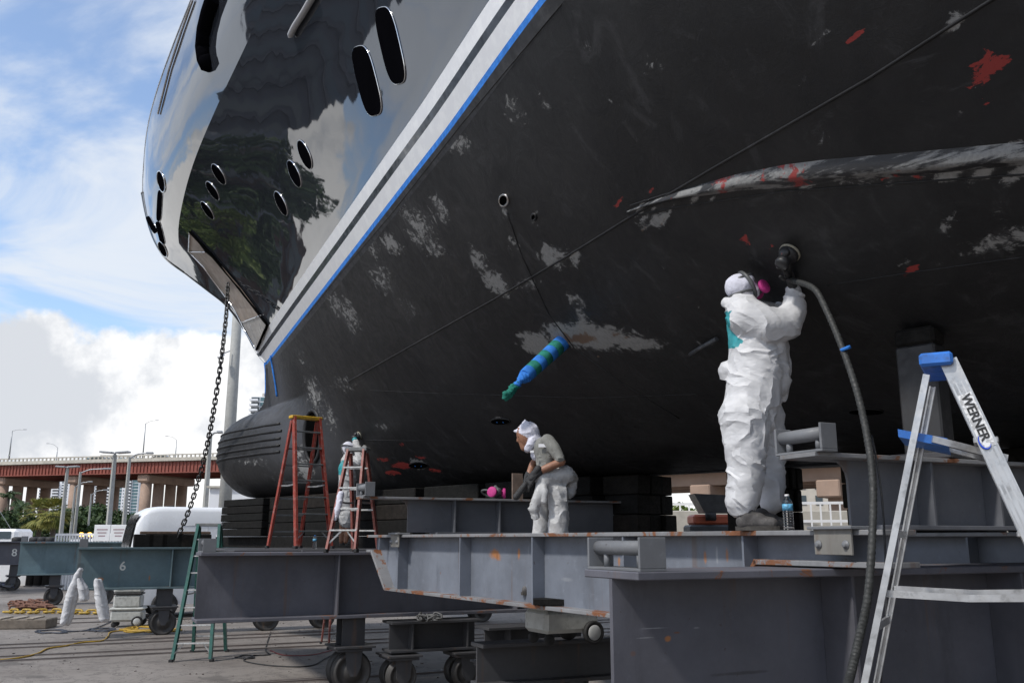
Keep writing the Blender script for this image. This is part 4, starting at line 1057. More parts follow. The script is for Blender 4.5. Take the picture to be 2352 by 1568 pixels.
# open the hood at the face
bm = bmesh.new(); bm.from_mesh(hood2.data); fc = W2(1190, 1013, 0)
bmesh.ops.delete(bm, geom=[f for f in bm.faces if ((f.calc_center_median() - fc) * Vector((1, .8, 1))).length < .070 or ((f.calc_center_median() - fc).x < -.0 and (f.calc_center_median() - fc).length < .085 and f.calc_center_median().z < fc.z + .035)], context='FACES'); bm.to_mesh(hood2.data); bm.free(); pf2(hood2)
mb = MB()
for dy in (-.10, .10): chain(mb, L2((1246, 1024, dy, 20), (1254, 1050, dy, 23), (1256, 1082, dy, 22), (1258, 1105, dy, 20)))
chain(mb, L2((1258, 1012, -.17, 17), (1272, 1030, -.21, 16), (1284, 1050, -.23, 13.5)))
chain(mb, L2((1242, 1024, .15, 16), (1236, 1050, .16, 13)))
chain(mb, L2((1238, 1022, -.08, 8), (1228, 1034, -.07, 5)))
pf2(fuse(mb, 'shirt', M_SHIRT, p2, .0105, 4, crumple(.018, 8, 7.0, .9), facet=5000))
mb = MB()
for dy in (-.10, .10): chain(mb, L2((1262, 1092, dy, 24), (1266, 1120, dy, 27)))
chain(mb, L2((1250, 1100, -.16, 22), (1300, 1090, -.1, 20), (1316, 1098, .05, 12), (1308, 1130, .02, 14)))       # sleeves knotted at the waist
chain(mb, L2((1246, 1098, -.2, 9), (1252, 1130, -.24, 9), (1250, 1150, -.24, 7))); chain(mb, L2((1246, 1098, -.2, 9), (1236, 1140, -.22, 11), (1226, 1170, -.2, 12), (1230, 1185, -.2, 9)))
chain(mb, L2((1250, 1130, .12, 22), (1246, 1170, .13, 21), (1242, 1230, .13, 22), (1242, 1330, .13, 17)))
chain(mb, L2((1280, 1130, -.12, 25), (1283, 1180, -.12, 23), (1282, 1230, -.12, 24), (1280, 1330, -.12, 18)))
pf2(fuse(mb, 'coverall_trousers', M_SUITG, p2, .0115, 4, crumple(.016, 8, 11.0, .9), facet=6000))
pf2(hand(p2, W2(1228, 1088, -.24), (W2(1206, 1120, -.2) - W2(1228, 1088, -.24)), Vector((-.5, -.8, .3)), 1.15, .35, 1)); pf2(hand(p2, W2(1211, 1095, .03), (W2(1200, 1118, -.1) - W2(1211, 1095, .03)), Vector((-.5, .5, .5)), 1.1, .5, -1))
mb = MB(); chain(mb, L2((1240, 1082, -.24, 9), (1222, 1098, -.235, 8))); chain(mb, L2((1207, 1112, -.2, 7), (1186, 1140, -.22, 8), (1182, 1143, -.22, 4))); pf2(fuse(mb, 'glove_cuff', M_GLOVE, p2, .008, 2))
for px, py, w_, h_ in ((1247, 1023, .085, .032), (1222, 1037, .035, .022)):
    q = W2(px, py, -.2)
    b_ = MB().box((0, 0, 0), (w_, .004, h_)).build('name_patch', pm('white_patch', (.6, .6, .62), .7, .05), p2); b_.location = (q - Vector((B2.x, B2.y, z2))) + Vector((0, -.012, 0)); b_.rotation_euler = (R(-8), 0, R(-8))
    m_ = text_mesh('STEEL WORKS' if False else '', .01) if False else None
for px in (1246, 1280):
    q = W2(px, 1330, .13 if px < 1260 else -.12); q.z = z2 - .12; 
    pf2(boot(p2, q + Vector((-.2, -.18, 0)), q, .1, .13))
dk2 = MB().box((B2.x, B2.y, z2 - .15), (1.6, 1.2, .05)).build('plank', M_TIM[0], None, label='dark plank behind the girder on which the worker in the grey shirt stands', cat='plank')
for sx in (-.6, .6): pass
# ---- worker behind the red stepladder
p3c = at(793, 1253, 16.0); Y3 = 16.0
def W3(px, py, dy=0.0): return at(px, py, Y3 + dy)
S3 = FPX / (Y3 * math.cos(PITCH) + .1)
p3 = thing('person', 'person in white coverall with teal back behind the small red stepladder', 'person', p3c)
inv3 = Matrix.Translation(-p3c)
def pf3(o): o.matrix_parent_inverse = inv3; return o
def L3(*a): return [(W3(*q[:3]), q[3] / S3) for q in a]
mb = MB()
for dy in (-.08, .08): chain(mb, L3((800, 1052, dy, 14), (797, 1075, dy, 20), (798, 1110, dy, 20), (796, 1140, dy, 20), (797, 1175, dy, 20), (797, 1194, dy, 18)))
chain(mb, L3((808, 1056, -.16, 11), (826, 1060, -.22, 10), (822, 1030, -.1, 9), (815, 1012, 0, 7)))
chain(mb, L3((800, 1056, .16, 11), (830, 1062, .2, 10), (836, 1030, .15, 8)))
def pick3(c, n_): return 1 if W3(0, 1092).z < c.z < W3(0, 1058).z and c.x < W3(800, 1075).x and n_.x < .55 and n_.y < .35 else 0
pf3(fuse(mb, 'coverall', M_SUITG, p3, .0125, 4, crumple(.022, 8, 4.0, .8), [M_TEAL], pick3, facet=3000))
mb = MB(); ellipsoid(mb, W3(799, 1030), (15 / S3, .095, 17 / S3)); chain(mb, L3((800, 1036, 0, 10), (800, 1052, 0, 10))); pf3(fuse(mb, 'head', M_CAP, p3, .01, 3))
for nrm, r1, r2, c in ((Vector((.5, -.75, .3)), .115, .10, (797, 1030)), (Vector((.1, .2, 1)), .108, .10, (798, 1026))):
    pf3(MB().tube(ringpath(W3(*c), nrm.normalized(), r1, r2, (0, .1, 1)), .012, 6, cap=False).build('harness_strap', M_MASK, p3))
mb = MB()
for dx, dy in ((-7, .02), (6, -.04)): chain(mb, L3((797 + dx, 1190, dy, 10), (793 + dx, 1215, dy, 7.5), (790 + dx * .8, 1242, dy, 6)))
pf3(fuse(mb, 'legs', M_SKIN, p3, .009, 3))
for dx, dy in ((-7, .02), (6, -.04)):
    q = W3(786 + dx, 1253, dy); q.z = p3c.z; pf3(boot(p3, q + Vector((.22, .12, 0)), q, .09, .13))
sp3, sn3 = hit(826, 999)
sander3, sq3 = random_orbital('black sander on the hull above the small red stepladder', sp3, sn3, Vector((-.3, 0, -1)))
hh3 = sp3 + sn3 * .10 + Vector((-.02, 0, -.04))
w3p = W3(815, 1010)
pf3(hand(p3, hh3 - (hh3 - w3p).normalized() * .09, hh3 - w3p, Vector((-.3, -.9, 0)), 1.1, .5, 1))
mbg = MB(); chain(mbg, [(w3p, .05), (hh3 - (hh3 - w3p).normalized() * .08, .035)]); pf3(fuse(mbg, 'sleeve', M_TEAL, p3, .01, 2))
print('P3', sp3, w3p, (sp3 - w3p).length)
# ------------------------------------------------------------------ stepladders
def stepladder(label, base, rz, H, wt, wb, sf, sr, Mr, Ms, Mc, n, double=False, rail=(.032, .075), thin=None, caph=.055, group='stepladders', capd=.155, spz=.47, rear=.72):
    o = thing('stepladder', label, 'ladder', base, rz, group)
    tw, td = rail; z1 = H - .03
    def fr(sx, z): k_ = z / H; return Vector((sx * (wb + (wt - wb) * k_) / 2, -sf * (1 - k_) - .02, z))
    def rr_(sx, z): k_ = z / H; return Vector((sx * (wb * .94 + (wt - wb * .94) * k_) / 2, sr * (1 - k_) + .03, z))
    for sx in (-1, 1):
        for fn, dd in ((fr, td), (rr_, td * (1 if double else rear))):
            a, b = fn(sx, .03), fn(sx, z1 if fn is fr else z1 - .05)
            rl = MB(); up = Vector((sx, 0, 0))
            # open channel: web and two lips
            rl.bar(a, b, dd, .006, up=up)
            d_ = (b - a).normalized(); side = up.cross(d_).normalized(); inw = -Vector((sx, 0, 0))
            for q in (-1, 1): rl.bar(a + side * q * (dd / 2 - .003) + inw * tw / 2, b + side * q * (dd / 2 - .003) + inw * tw / 2, .006, tw - .006, up=up)
            r_ = rl.build('rail', Mr, o)
            MB().box(fn(sx, .02), (tw + .012, dd + .012, .05), bev=.006).build('foot', M_BLACK, r_)
    for i in range(1, n + 1):
        z = H * i / (n + 1)
        a, b = fr(-1, z), fr(1, z); MB().box((0, a.y + .0, z), ((b - a).x - .012, .085, .022), bev=.003).build('step', Ms, o)
        a, b = rr_(-1, z), rr_(1, z)
        if double: MB().box((0, a.y, z), ((b - a).x - .012, .085, .022), bev=.003).build('step', Ms, o)
        elif i < n: MB().bar(a, b, .012, .028).build('rear_brace', Ms, o)
    for sx in (-1, 1):
        a, b = fr(sx, H * spz), rr_(sx, H * spz); m_ = (a + b) / 2 + Vector((0, 0, -.01)); q = Vector((-sx * .03, 0, 0))
        MB().bar(a + q, m_ + q, .004, .026).bar(m_ + q, b + q, .004, .026).build('spreader', M_ALU, o)
        a, b = fr(sx, .12), fr(sx, H / (n + 1)); MB().bar(a + Vector((-sx * .02, 0, 0)), Vector((b.x - sx * .16, b.y, b.z - .01)), .004, .022).build('knee_brace', M_ALU, o)
    MB().box((0, .012, H - caph / 2), (wt + .075, capd, caph), bev=.010).build('top_cap', Mc, o)
    return o
M_RED = pm('red_fibreglass', (.27, .05, .035), .45, .2, 7, dirt=(.36, .26, .24), damt=.45)
M_RED2 = pm('faded_red_fibreglass', (.24, .075, .06), .5, .22, 7, dirt=(.4, .32, .3), damt=.5)
M_GREEN = pm('green_fibreglass', (.022, .105, .085), .45, .2, 7, dirt=(.12, .17, .16), damt=.35)
M_YEL = pm('yellow_ladder_cap', (.55, .33, .03), .5, .15, 12, dirt=(.12, .08, .03), damt=.6)
M_STEP = pm('paint_spattered_alu', (.46, .46, .45), .45, .2, 22, metal=.35, dirt=(.75, .75, .73), damt=.8)
M_BLUE = pm('blue_ladder_plastic', (.035, .16, .52), .42, .15, 12, dirt=(.05, .05, .06), damt=.5)
M_GREYC = pm('grey_ladder_cap', (.16, .165, .165), .5, .2, 10)
fa = (atz(394, 1517, GZ) + atz(491, 1517, GZ)) / 2; rb_ = (atz(437, 1495, GZ) + atz(528, 1496, GZ)) / 2
mid_ = (fa + rb_) / 2; dv = rb_ - fa; rzg = math.atan2(dv.y, dv.x) - math.pi / 2; sp_ = dv.length
lad_g = stepladder('tall green fibreglass stepladder behind the end of the dark grey beam', mid_ + (fa - mid_) * .12, rzg, 2.34, .42, .68, sp_ * .5, sp_ * .5, M_GREEN, M_STEP, M_GREYC, 7, rail=(.05, .12))
q = at(702, 1256, 15.6); zdk = 1.452
q.z = zdk
lad_y = stepladder('red stepladder with yellow top in front of the bulbous bow', q + Vector((-.15, .25, 0)), R(38), 2.24, .50, .66, .50, .62, M_RED, M_GREYC, M_YEL, 7, rail=(.04, .095))
q = at(806, 1266, 12.9); q.z = 1.432
lad_r = stepladder('small faded red stepladder in front of the worker with the teal back', q + Vector((.02, .1, 0)), R(-14), 1.44, .26, .44, .40, .40, M_RED2, M_STEP, M_GREYC, 4, double=True)
q = atz(706, 1487, GZ)
lad_u = stepladder('red stepladder standing on the ground behind the dark grey beam, mostly hidden', q + Vector((.55, .35, 0)), R(20), 1.8, .4, .6, .5, .5, M_RED2, M_STEP, M_GREYC, 5)
cl_ = MB(); q1 = at(790, 1140, 12.75)
# rag over a rung
mb = MB(); chain(mb, [(at(783, 1136, 12.8), .05), (at(776, 1170, 12.75), .045), (at(770, 1192, 12.75), .02)])
fuse(mb, 'rag', M_CAP, None, .01, 2, crumple(.012, 12, 1.0), label='pale rag hung over a rung of the small red stepladder', cat='rag')
# aluminium stepladder close to the camera
LT = at(2163, 828, 3.65); HL = LT.z - GZ
RZW = R(62)
lad_w = stepladder('big aluminium stepladder with blue top close to the camera', (LT.x, LT.y, GZ), RZW, HL, .34, .66, .88, .74, M_ALU, M_ALU, M_BLUE, 7, rail=(.028, .064), caph=.052, capd=.12, spz=.67, rear=.38)
LM = Matrix.Translation(Vector((LT.x, LT.y, GZ))) @ Matrix.Rotation(RZW, 4, 'Z'); LI = LM.inverted()
def fr_w(sx, z):
    k_ = z / HL; return LM @ Vector((sx * (.66 + (.34 - .66) * k_) / 2, -.88 * (1 - k_) - .02, z))
z_ = HL - .26
p0 = fr_w(-1, z_); dn = (fr_w(-1, z_ - .2) - p0).normalized(); nf = Vector((-math.cos(RZW), -math.sin(RZW), 0)); nf = (nf - dn * nf.dot(dn)).normalized(); yy = nf.cross(dn)
def plate(z, ln, wd_, name, mat, off=.006):
    c_ = fr_w(-1, z) + nf * off; mb = MB(); Mx = Matrix((dn, yy, nf)).transposed()
    mb.box((0, 0, 0), (ln, wd_, .0012), Mx); o = mb.build(name, mat, lad_w); o.matrix_parent_inverse = LI @ Matrix.Translation(c_); return c_
t = NT('worn_white_sticker'); t.p(Base_Color=t.mix(t.ramp(t.noise(60, 6, .7), .5, .56), (.72, .72, .72), (.40, .40, .40)), Roughness=.5); M_STICK = t.m
plate(z_ - .01, .215, .05, 'brand_label', M_STICK)
wo = text('brand_lettering', 'WERNER', .046, M_BLACK, LI @ frame(fr_w(-1, z_) + nf * .0085, dn, yy), lad_w, .0006, .0012)
el = MB(); cc_ = fr_w(-1, z_ - .09) + nf * .0085
el.tube([cc_ + dn * .030 * math.cos(a_) + yy * (-.006 + .019 * math.sin(a_)) for a_ in np.linspace(R(-150), R(60), 16)], [.0006 + .0034 * math.sin(math.pi * k_ / 15) for k_ in range(16)], 6)
o = el.build('brand_swoosh', pm('blue_print', (.02, .07, .5), .5, .05), lad_w); o.matrix_parent_inverse = LI
t = NT('instruction_sticker'); 
br = t.n('ShaderNodeTexBrick'); br.inputs['Scale'].default_value = 70; br.inputs['Mortar Size'].default_value = .03; t.l(t.tc.outputs['Object'], br.inputs[0])
t.p(Base_Color=t.mix(t.ramp(t.noise(120, 3), .45, .6), (.55, .55, .54), (.16, .16, .16)), Roughness=.6)
plate(z_ - .56, .19, .05, 'safety_label', t.m)
# grooves pressed into the front rail
for q in (-.026, -.010, .010, .026):
    mb = MB(); mb.bar(fr_w(-1, HL - .12) + nf * .004 + yy * q, fr_w(-1, .1) + nf * .004 + yy * q, .006, .003, up=nf); o = mb.build('rail_rib', M_ALU, lad_w); o.matrix_parent_inverse = LI
# fold-out paint shelf
sh = MB(); YS = LT.y - .10; a_ = at(2062, 984, YS); b_ = at(2178, 1008, YS)
ax = (b_ - a_).normalized()
dpt = Vector((.17, .34, 0)); sa, sb2 = at(2062, 985, YS), at(2176, 1006, YS)
sh.add([sa, sb2, sb2 + dpt, sa + dpt, sa - Vector((0, 0, .03)), sb2 - Vector((0, 0, .035)), sb2 + dpt - Vector((0, 0, .035)), sa + dpt - Vector((0, 0, .03))], [(0, 1, 2, 3), (7, 6, 5, 4), (0, 4, 5, 1), (1, 5, 6, 2), (2, 6, 7, 3), (3, 7, 4, 0)])
o = sh.build('paint_shelf', M_BLUE, lad_w); o.matrix_parent_inverse = LI
for dy in (.0, .24):
    mb = MB().bar(at(2140, 1008, YS) + Vector((dy * .5, dy, 0)), at(2312, 1052, YS) + Vector((dy * .5, dy, 0)), .02, .026); ob = mb.build('shelf_arm', M_ALU, lad_w); ob.matrix_parent_inverse = LI

# ------------------------------------------------------------------ hose, cable
path = spline([sander1.location + sn * .085 + sq * .18, at(1868, 662, 5.75), at(1898, 712, 5.6), at(1935, 800, 5.4), at(1970, 905, 5.2), at(1993, 1010, 5.0), at(2005, 1110, 4.85), at(2003, 1240, 4.7), at(1993, 1370, 4.5), at(1972, 1470, 4.3), at(1952, 1555, 4.15), at(1925, 1640, 4.0), atz(1880, 1760, GZ + .05)], 40)
rad = [.0185 + (.0024 if i % 4 < 2 else 0) for i in range(len(path))]
hose = MB().tube(path, rad, 10).build('vacuum_hose', pm('ribbed_hose', (.022, .023, .022), .65, .25, 20, dirt=(.09, .09, .085), damt=.4), None, label='dark ribbed vacuum hose hanging from the sander to the ground', cat='hose')
hp = at(1942, 800, 5.37); MB().tube([hp + Vector((-.003, 0, .008)), hp - Vector((-.004, 0, .010))], .031, 10).build('tape_wrap', M_TAPE, hose)
cb = spline([at(2002, 1000, 5.05), at(2014, 1060, 4.95), at(2026, 1150, 4.85), at(2033, 1260, 4.8), at(2036, 1360, 4.75), at(2030, 1480, 4.6), atz(2010, 1700, GZ + .01)], 10)
MB().tube(cb, .006, 6).build('power_cable', M_BLACK, None, label='thin black cable hanging beside the vacuum hose', cat='cable')
# ------------------------------------------------------------------ tape-wrapped shaft on the hull
A_, An = hit(1292, 786); B_ = at(1206, 864, A_.y - .35)
d_ = (B_ - A_); wrap = thing('wrapped_shaft', 'blue and green taped shaft sticking out of the hull', 'wrapped shaft', A_)
rS = 18 / (FPX / (A_.y * .98 + .3))
M_GRN = pm('green_masking_tape', (.02, .17, .13), .8, .25, 14, bump=.4, bsc=30, spec=.2)
u_ = d_.normalized()
nb_ = 7
for i in range(nb_):
    a_, b_ = d_ * (i / nb_) - (u_ * .06 if i == 0 else u_ * 0), d_ * ((i + 1) / nb_)
    r1, r2 = rS * (1.05 - .022 * i), rS * (1.05 - .022 * (i + 1))
    MB().tube([a_, a_ + u_ * .004, b_ - u_ * .004, b_], [r1 * .97, r1 * random.uniform(1, 1.03), r2 * random.uniform(1, 1.03), r2 * .97], 20).build('tape_band', (M_TAPE, M_GRN)[i % 2], wrap)
C_ = at(1186, 884, A_.y - .42) - A_; D_ = at(1162, 910, A_.y - .5) - A_
mb = MB(); chain(mb, [(d_, rS * .8), (d_ + (C_ - d_) * .45, rS * .45), (C_, rS * .5)]); o = fuse(mb, 'twist', M_TAPE, wrap, .010, 2, crumple(.02, 14, 3))
mb = MB(); chain(mb, [(C_, rS * .45), (D_, rS * .55)]); o = fuse(mb, 'tail', M_GRN, wrap, .010, 2, crumple(.025, 14, 8))
# ------------------------------------------------------------------ bottles
t = NT('clear_bottle_plastic'); t.p(Base_Color=(.93, .95, .96), Roughness=.06, Transmission_Weight=1.0, IOR=1.25); M_CLEAR = t.m
M_LABEL = pm('blue_bottle_label', (.10, .32, .50), .5, .5, 60); M_CAPW = pm('white_plastic', (.75, .75, .75), .4, .05)
def bottle(label, p, h, capm):
    o = thing('water_bottle', label, 'bottle', p, 0, 'water bottles'); k_ = h / .225
    pr = [(.028, 0), (.032, .004)]
    for i in range(7): z0 = .008 + i * .016; pr += [(.0325, z0), (.0325, z0 + .009), (.0300, z0 + .012)]
    pr += [(.0325, .122), (.0325, .165), (.029, .178), (.020, .195), (.0135, .203), (.0125, .212)]
    MB().lathe([(a * k_, b * k_) for a, b in pr], (0, 0, 0), (0, 0, 1), 24).build('bottle_body', M_CLEAR, o)
    MB().lathe([(.0336 * k_, .124 * k_), (.0336 * k_, .164 * k_)], (0, 0, 0), (0, 0, 1), 24).build('label', M_LABEL, o)
    MB().lathe([(.0145 * k_, .211 * k_), (.0145 * k_, .224 * k_), (.012 * k_, .225 * k_)], (0, 0, 0), (0, 0, 1), 16).build('cap', capm, o)
    return o
q = Ga + GD * gx(1829)[0] - GP * .06; bottle('clear water bottle on the girder beside the boots of the worker', (q.x, q.y, ZG + .002), .226, M_CAPW)
q = at(722, 1262, 15.2); bottle('small clear water bottle with blue cap near the yellow topped stepladder', (q.x, q.y, 1.452), .215, M_TAPE)
# ------------------------------------------------------------------ things on the left saddle beam
sx_ = lambda px: (lambda o_: plane_px(o_, DIR, px, 1150)[0])(Vector((sad_l.location.x, sad_l.location.y, 0)))
def on_saddle(px, off=0.0): q = Vector((sad_l.location.x, sad_l.location.y, 0)) + DIR * sx_(px) + DIRP * off; return Vector((q.x, q.y, ZG + .441))
q = on_saddle(1138)
rs2 = thing('respirator_mask', 'grey respirator with magenta filters lying on the saddle beam', 'respirator', q)
r_ = respirator(rs2, Vector((0, 0, .085)), Vector((.5, -.75, .15)), Vector((0, .15, 1)), 1.35)
MB().tube(ringpath(Vector((-.07, .03, .07)), Vector((.3, .4, .9)).normalized(), .11, .085, (1, 0, 0)), .013, 6, cap=False).build('harness_strap', M_MASK, rs2)
q = on_saddle(1196, .1); o = MB().box((0, 0, .17), (.15, .03, .34), bev=.003).build('board', pm('brown_board', (.17, .125, .10), .8, .2, 10), None, label='brown board standing on the saddle beam beside the worker in the grey shirt', cat='board'); o.location = q; o.rotation_euler = (0, 0, RZ_D)
# ------------------------------------------------------------------ hanging anchor chain
def link_mesh(L, r, wd_):
    mb = MB(); pth = []
    for k_ in range(9): a_ = math.pi * k_ / 8 - math.pi / 2; pth.append(Vector((L / 2 - wd_ / 2 + math.cos(a_) * wd_ / 2, math.sin(a_) * wd_ / 2, 0)))
    for k_ in range(9): a_ = math.pi * k_ / 8 + math.pi / 2; pth.append(Vector((-L / 2 + wd_ / 2 + math.cos(a_) * wd_ / 2, math.sin(a_) * wd_ / 2, 0)))
    mb.tube(pth + [pth[0], pth[1]], r, 7, cap=False); return mb
def lay_chain(name, label, pts, pitch, r, wd_, mat, cat='chain', up=None):
    o = thing(name, label, cat, pts[0]); P_ = spline(pts, 30); acc = 0; me = None; i = 0; prev = P_[0]; nxt = pitch / 2
    for a, b in zip(P_[:-1], P_[1:]):
        sl = (b - a).length
        while acc + sl >= nxt:
            p = a + (b - a) * ((nxt - acc) / sl); x = (b - a).normalized(); y = x.cross(Vector((0, .6, .8)) if up is None else Vector(up)).normalized(); z = x.cross(y)
            if i % 2: y, z = z, -y
            M = Matrix((x, y, z)).transposed().to_4x4(); M.translation = p - Vector(pts[0])
            if me is None: l = link_mesh(pitch * 1.42, r, wd_).build('link', mat, o); me = l.data
            else: l = link('link', me, None, o)
            l.matrix_local = M; i += 1; nxt += pitch
        acc += sl
    return o
pc, pn = hit(529, 648); qe = e6 + DIR * plane_px(e6, DIR, 399, 1250)[0] + DIRP * -.05
yc = pc.y
lay_chain('anchor_chain', 'dark anchor chain hanging from the bow pocket down to the teal beam', [pc + pn * .06, at(518, 740, yc - .5), at(499, 890, yc - .9), at(473, 1035, (yc + qe.y) / 2 - .5), at(438, 1160, (yc + 2 * qe.y) / 3), Vector((qe.x, qe.y, 1.47))], .115, .0165, .080, pm('dark_chain_steel', (.045, .045, .045), .5, .3, 20, metal=.4))
# ------------------------------------------------------------------ dust extractors
M_BEIGE = pm('grey_white_plastic', (.46, .47, .45), .5, .12, 6, dirt=(.18, .18, .17), damt=.45); M_LG = pm('grey_hub', (.42, .43, .43), .5, .1, 10)
def extractor(label, p, rz, k_=1.0, group='dust extractors'):
    o = thing('dust_extractor', label, 'vacuum cleaner', p, rz, group)
    tub = MB().box((0, 0, .20 * k_), (.56 * k_, .40 * k_, .20 * k_), bev=.035 * k_); tub.build('tub', M_BEIGE, o)
    MB().box((.0, 0, .325 * k_), (.60 * k_, .43 * k_, .05 * k_), bev=.02 * k_).build('bumper', M_BEIGE, o)
    MB().box((-.01, 0, .46 * k_), (.48 * k_, .37 * k_, .22 * k_), bev=.03 * k_).build('filter_box', M_BEIGE, o)
    MB().box((-.01, 0, .592 * k_), (.50 * k_, .39 * k_, .03 * k_), bev=.01 * k_).build('clamp_band', M_BLACK, o)
    hd_ = MB().box((-.01, 0, .69 * k_), (.49 * k_, .38 * k_, .16 * k_), bev=.03 * k_).build('motor_head', M_BEIGE, o)
    MB().box((.12 * k_, -.195 * k_, .72 * k_), (.10 * k_, .012, .06 * k_), bev=.004).build('control_panel', M_BLACK, hd_)
    MB().box((-.14 * k_, -.195 * k_, .70 * k_), (.09 * k_, .012, .05 * k_), bev=.004).build('socket', M_BLACK, hd_)
    MB().tube(spline([(-.16 * k_, 0, .77 * k_), (-.13 * k_, 0, .82 * k_), (.10 * k_, 0, .82 * k_), (.13 * k_, 0, .77 * k_)], 5), .015 * k_, 8).build('handle', M_BLACK, hd_)
    for s in (-1, 1):
        w_ = MB().lathe([(.10 * k_, -.022 * k_), (.10 * k_, .022 * k_), (.072 * k_, .024 * k_), (.07 * k_, .018 * k_), (.02, .018 * k_)], (.20 * k_, s * .215 * k_, .10 * k_), (0, s, 0), 24).build('wheel', M_BLACK, o)
        MB().lathe([(.068 * k_, .0195 * k_), (.062 * k_, .027 * k_), (.03 * k_, .029 * k_), (.01, .032 * k_)], (.20 * k_, s * .215 * k_, .10 * k_), (0, s, 0), 20).build('hub', M_LG, w_)
        MB().lathe([(.045 * k_, -.015 * k_), (.05 * k_, -.01 * k_), (.05 * k_, .01 * k_), (.045 * k_, .015 * k_)], (-.21 * k_, s * .14 * k_, .05 * k_), (0, 1, 0), 16).build('caster', M_BLACK, o)
    return o
q = atz(292, 1438, GZ); extractor('grey dust extractor on wheels standing under the numbered teal beam', q, R(12), 1.3)
q = at(1290, 1474, 10.3); q.z = .512; extractor('pale dust extractor with a big grey wheel under the stepped girder', q, R(28), 1.2)
# ------------------------------------------------------------------ coverall hung on the teal beam
YH = e6.y - .42; SH = FPX / YH
def WH(px, py, dy=0): return at(px, py, YH + dy)
def cloth_tube(pts, seed, n=20):
    """limp sleeve or leg: flattened rings along a path, with creases; pts: (px, py, half width px, thickness px)"""
    P_ = spline([WH(p[0], p[1]) for p in pts], 8); wv = np.interp(np.linspace(0, 1, len(P_)), np.linspace(0, 1, len(pts)), [p[2] for p in pts]) / SH; tv = np.interp(np.linspace(0, 1, len(P_)), np.linspace(0, 1, len(pts)), [p[3] for p in pts]) / SH
    rows = []
    for i, p in enumerate(P_):
        t_ = (P_[min(i + 1, len(P_) - 1)] - P_[max(i - 1, 0)]).normalized(); u = t_.cross(Vector((0, 1, 0))).normalized(); v = u.cross(t_)
        row = []
        for k_ in range(n):
            a_ = 2 * math.pi * k_ / n; c = 1 + .26 * mnoise.noise(Vector((math.cos(a_) * 2.6 + seed, math.sin(a_) * 2.6, i * .10))) + .16 * math.sin(5 * a_ + seed + i * .06)
            row.append(p + u * math.cos(a_) * wv[i] * c + v * math.sin(a_) * tv[i] * c)
        rows.append(row)
    return rows
hang = thing('coverall', 'empty white coverall hung from the end of the numbered teal beam', 'coverall', WH(180, 1320))
def hpart(rows_list, name):
    mb = MB()
    for r_ in rows_list: mb.grid(r_, True, closed=True); mb.add(r_[-1], [tuple(range(len(r_[-1])))])
    o = mb.build(name, M_SUIT, hang); o.matrix_parent_inverse = Matrix.Translation(-hang.location)
def hfuse(pts_list, name, seed):
    mb = MB()
    for pts in pts_list:
        for dx in (-.35, .35): chain(mb, [(WH(x + r_ * dx, y, dx * .12), r_ * .72 / SH) for x, y, r_ in pts])
    o = fuse(mb, name, M_SUIT, hang, .016, 3, crumple(.016, 6, seed), facet=5000); o.matrix_parent_inverse = Matrix.Translation(-hang.location)
hfuse([[(186, 1306, 5), (179, 1322, 8), (172, 1345, 11), (164, 1375, 13), (157, 1404, 13), (151, 1428, 12)]], 'leg', 1.0)
hfuse([[(178, 1330, 7), (164, 1356, 8), (153, 1369, 4)], [(182, 1330, 7), (191, 1352, 11), (193, 1374, 10)]], 'body', 5.0)
hfuse([[(225, 1334, 9), (229, 1356, 11), (234, 1385, 13), (238, 1408, 12), (240, 1420, 10)]], 'leg', 9.0)
# ------------------------------------------------------------------ cords and bits on the ground
def ground_path(pts, z=.012, n=8): return spline([atz(x, y, GZ + z) for x, y in pts], n)
M_YC = pm('yellow_cord', (.38, .23, .02), .6, .15, 10); M_BC = pm('blue_black_cord', (.03, .035, .05), .6, .2, 10); M_RC = pm('red_cord', (.18, .03, .03), .6, .1, 10)
def coil(cx, cy, rx, ry, turns, jit=.25):
    o = []
    for k_ in range(int(turns * 12)):
        a_ = 2 * math.pi * k_ / 12; j = 1 + random.uniform(-jit, jit); o.append((cx + rx * math.cos(a_) * j, cy + ry * math.sin(a_) * j))
    return o
MB().tube(ground_path([(-20, 1516), (40, 1510), (85, 1500), (110, 1488), (150, 1482), (190, 1474), (235, 1470), (248, 1460), (268, 1448)] + coil(345, 1444, 50, 6, 4, .45), .018, 5), .016, 6).build('extension_cord', M_YC, None, label='yellow extension cord trailing across the ground into a loose coil', cat='cord')
MB().tube(ground_path([(262, 1390), (258, 1420), (238, 1434), (200, 1446), (150, 1450)] + coil(120, 1449, 32, 4, 3, .3) + [(190, 1448)] + coil(235, 1445, 26, 3.5, 3, .35), .02, 5), .013, 6).build('extension_cord', M_BC, None, label='dark blue extension cord coiled left of the grey dust extractor', cat='cord')
MB().tube(ground_path([(622, 1450), (610, 1490), (620, 1502), (580, 1504)] + coil(565, 1508, 20, 4, 2, .3) + [(560, 1516), (610, 1526), (680, 1530), (720, 1526), (745, 1512), (770, 1500)], .012, 5), .011, 6).build('extension_cord', M_BLACK, None, label='black extension cord looping on the ground below the dark grey beam', cat='cord')
MB().tube(ground_path([(620, 1492), (650, 1503), (700, 1504), (740, 1498), (800, 1480)], .012, 5), .009, 6).build('air_hose', M_RC, None, label='thin red air hose on the ground below the dark grey beam', cat='hose')
lay_chain('lifting_chain', 'yellow lifting chain lying straight on the ground at the left', [atz(x, y, GZ + .05) for x, y in ((12, 1404), (70, 1405), (130, 1404), (190, 1406), (236, 1406))], .20, .03, .14, pm('yellow_chain_paint', (.40, .26, .03), .55, .3, 12, dirt=(.1, .06, .02), damt=.6), up=(0, 0, 1))
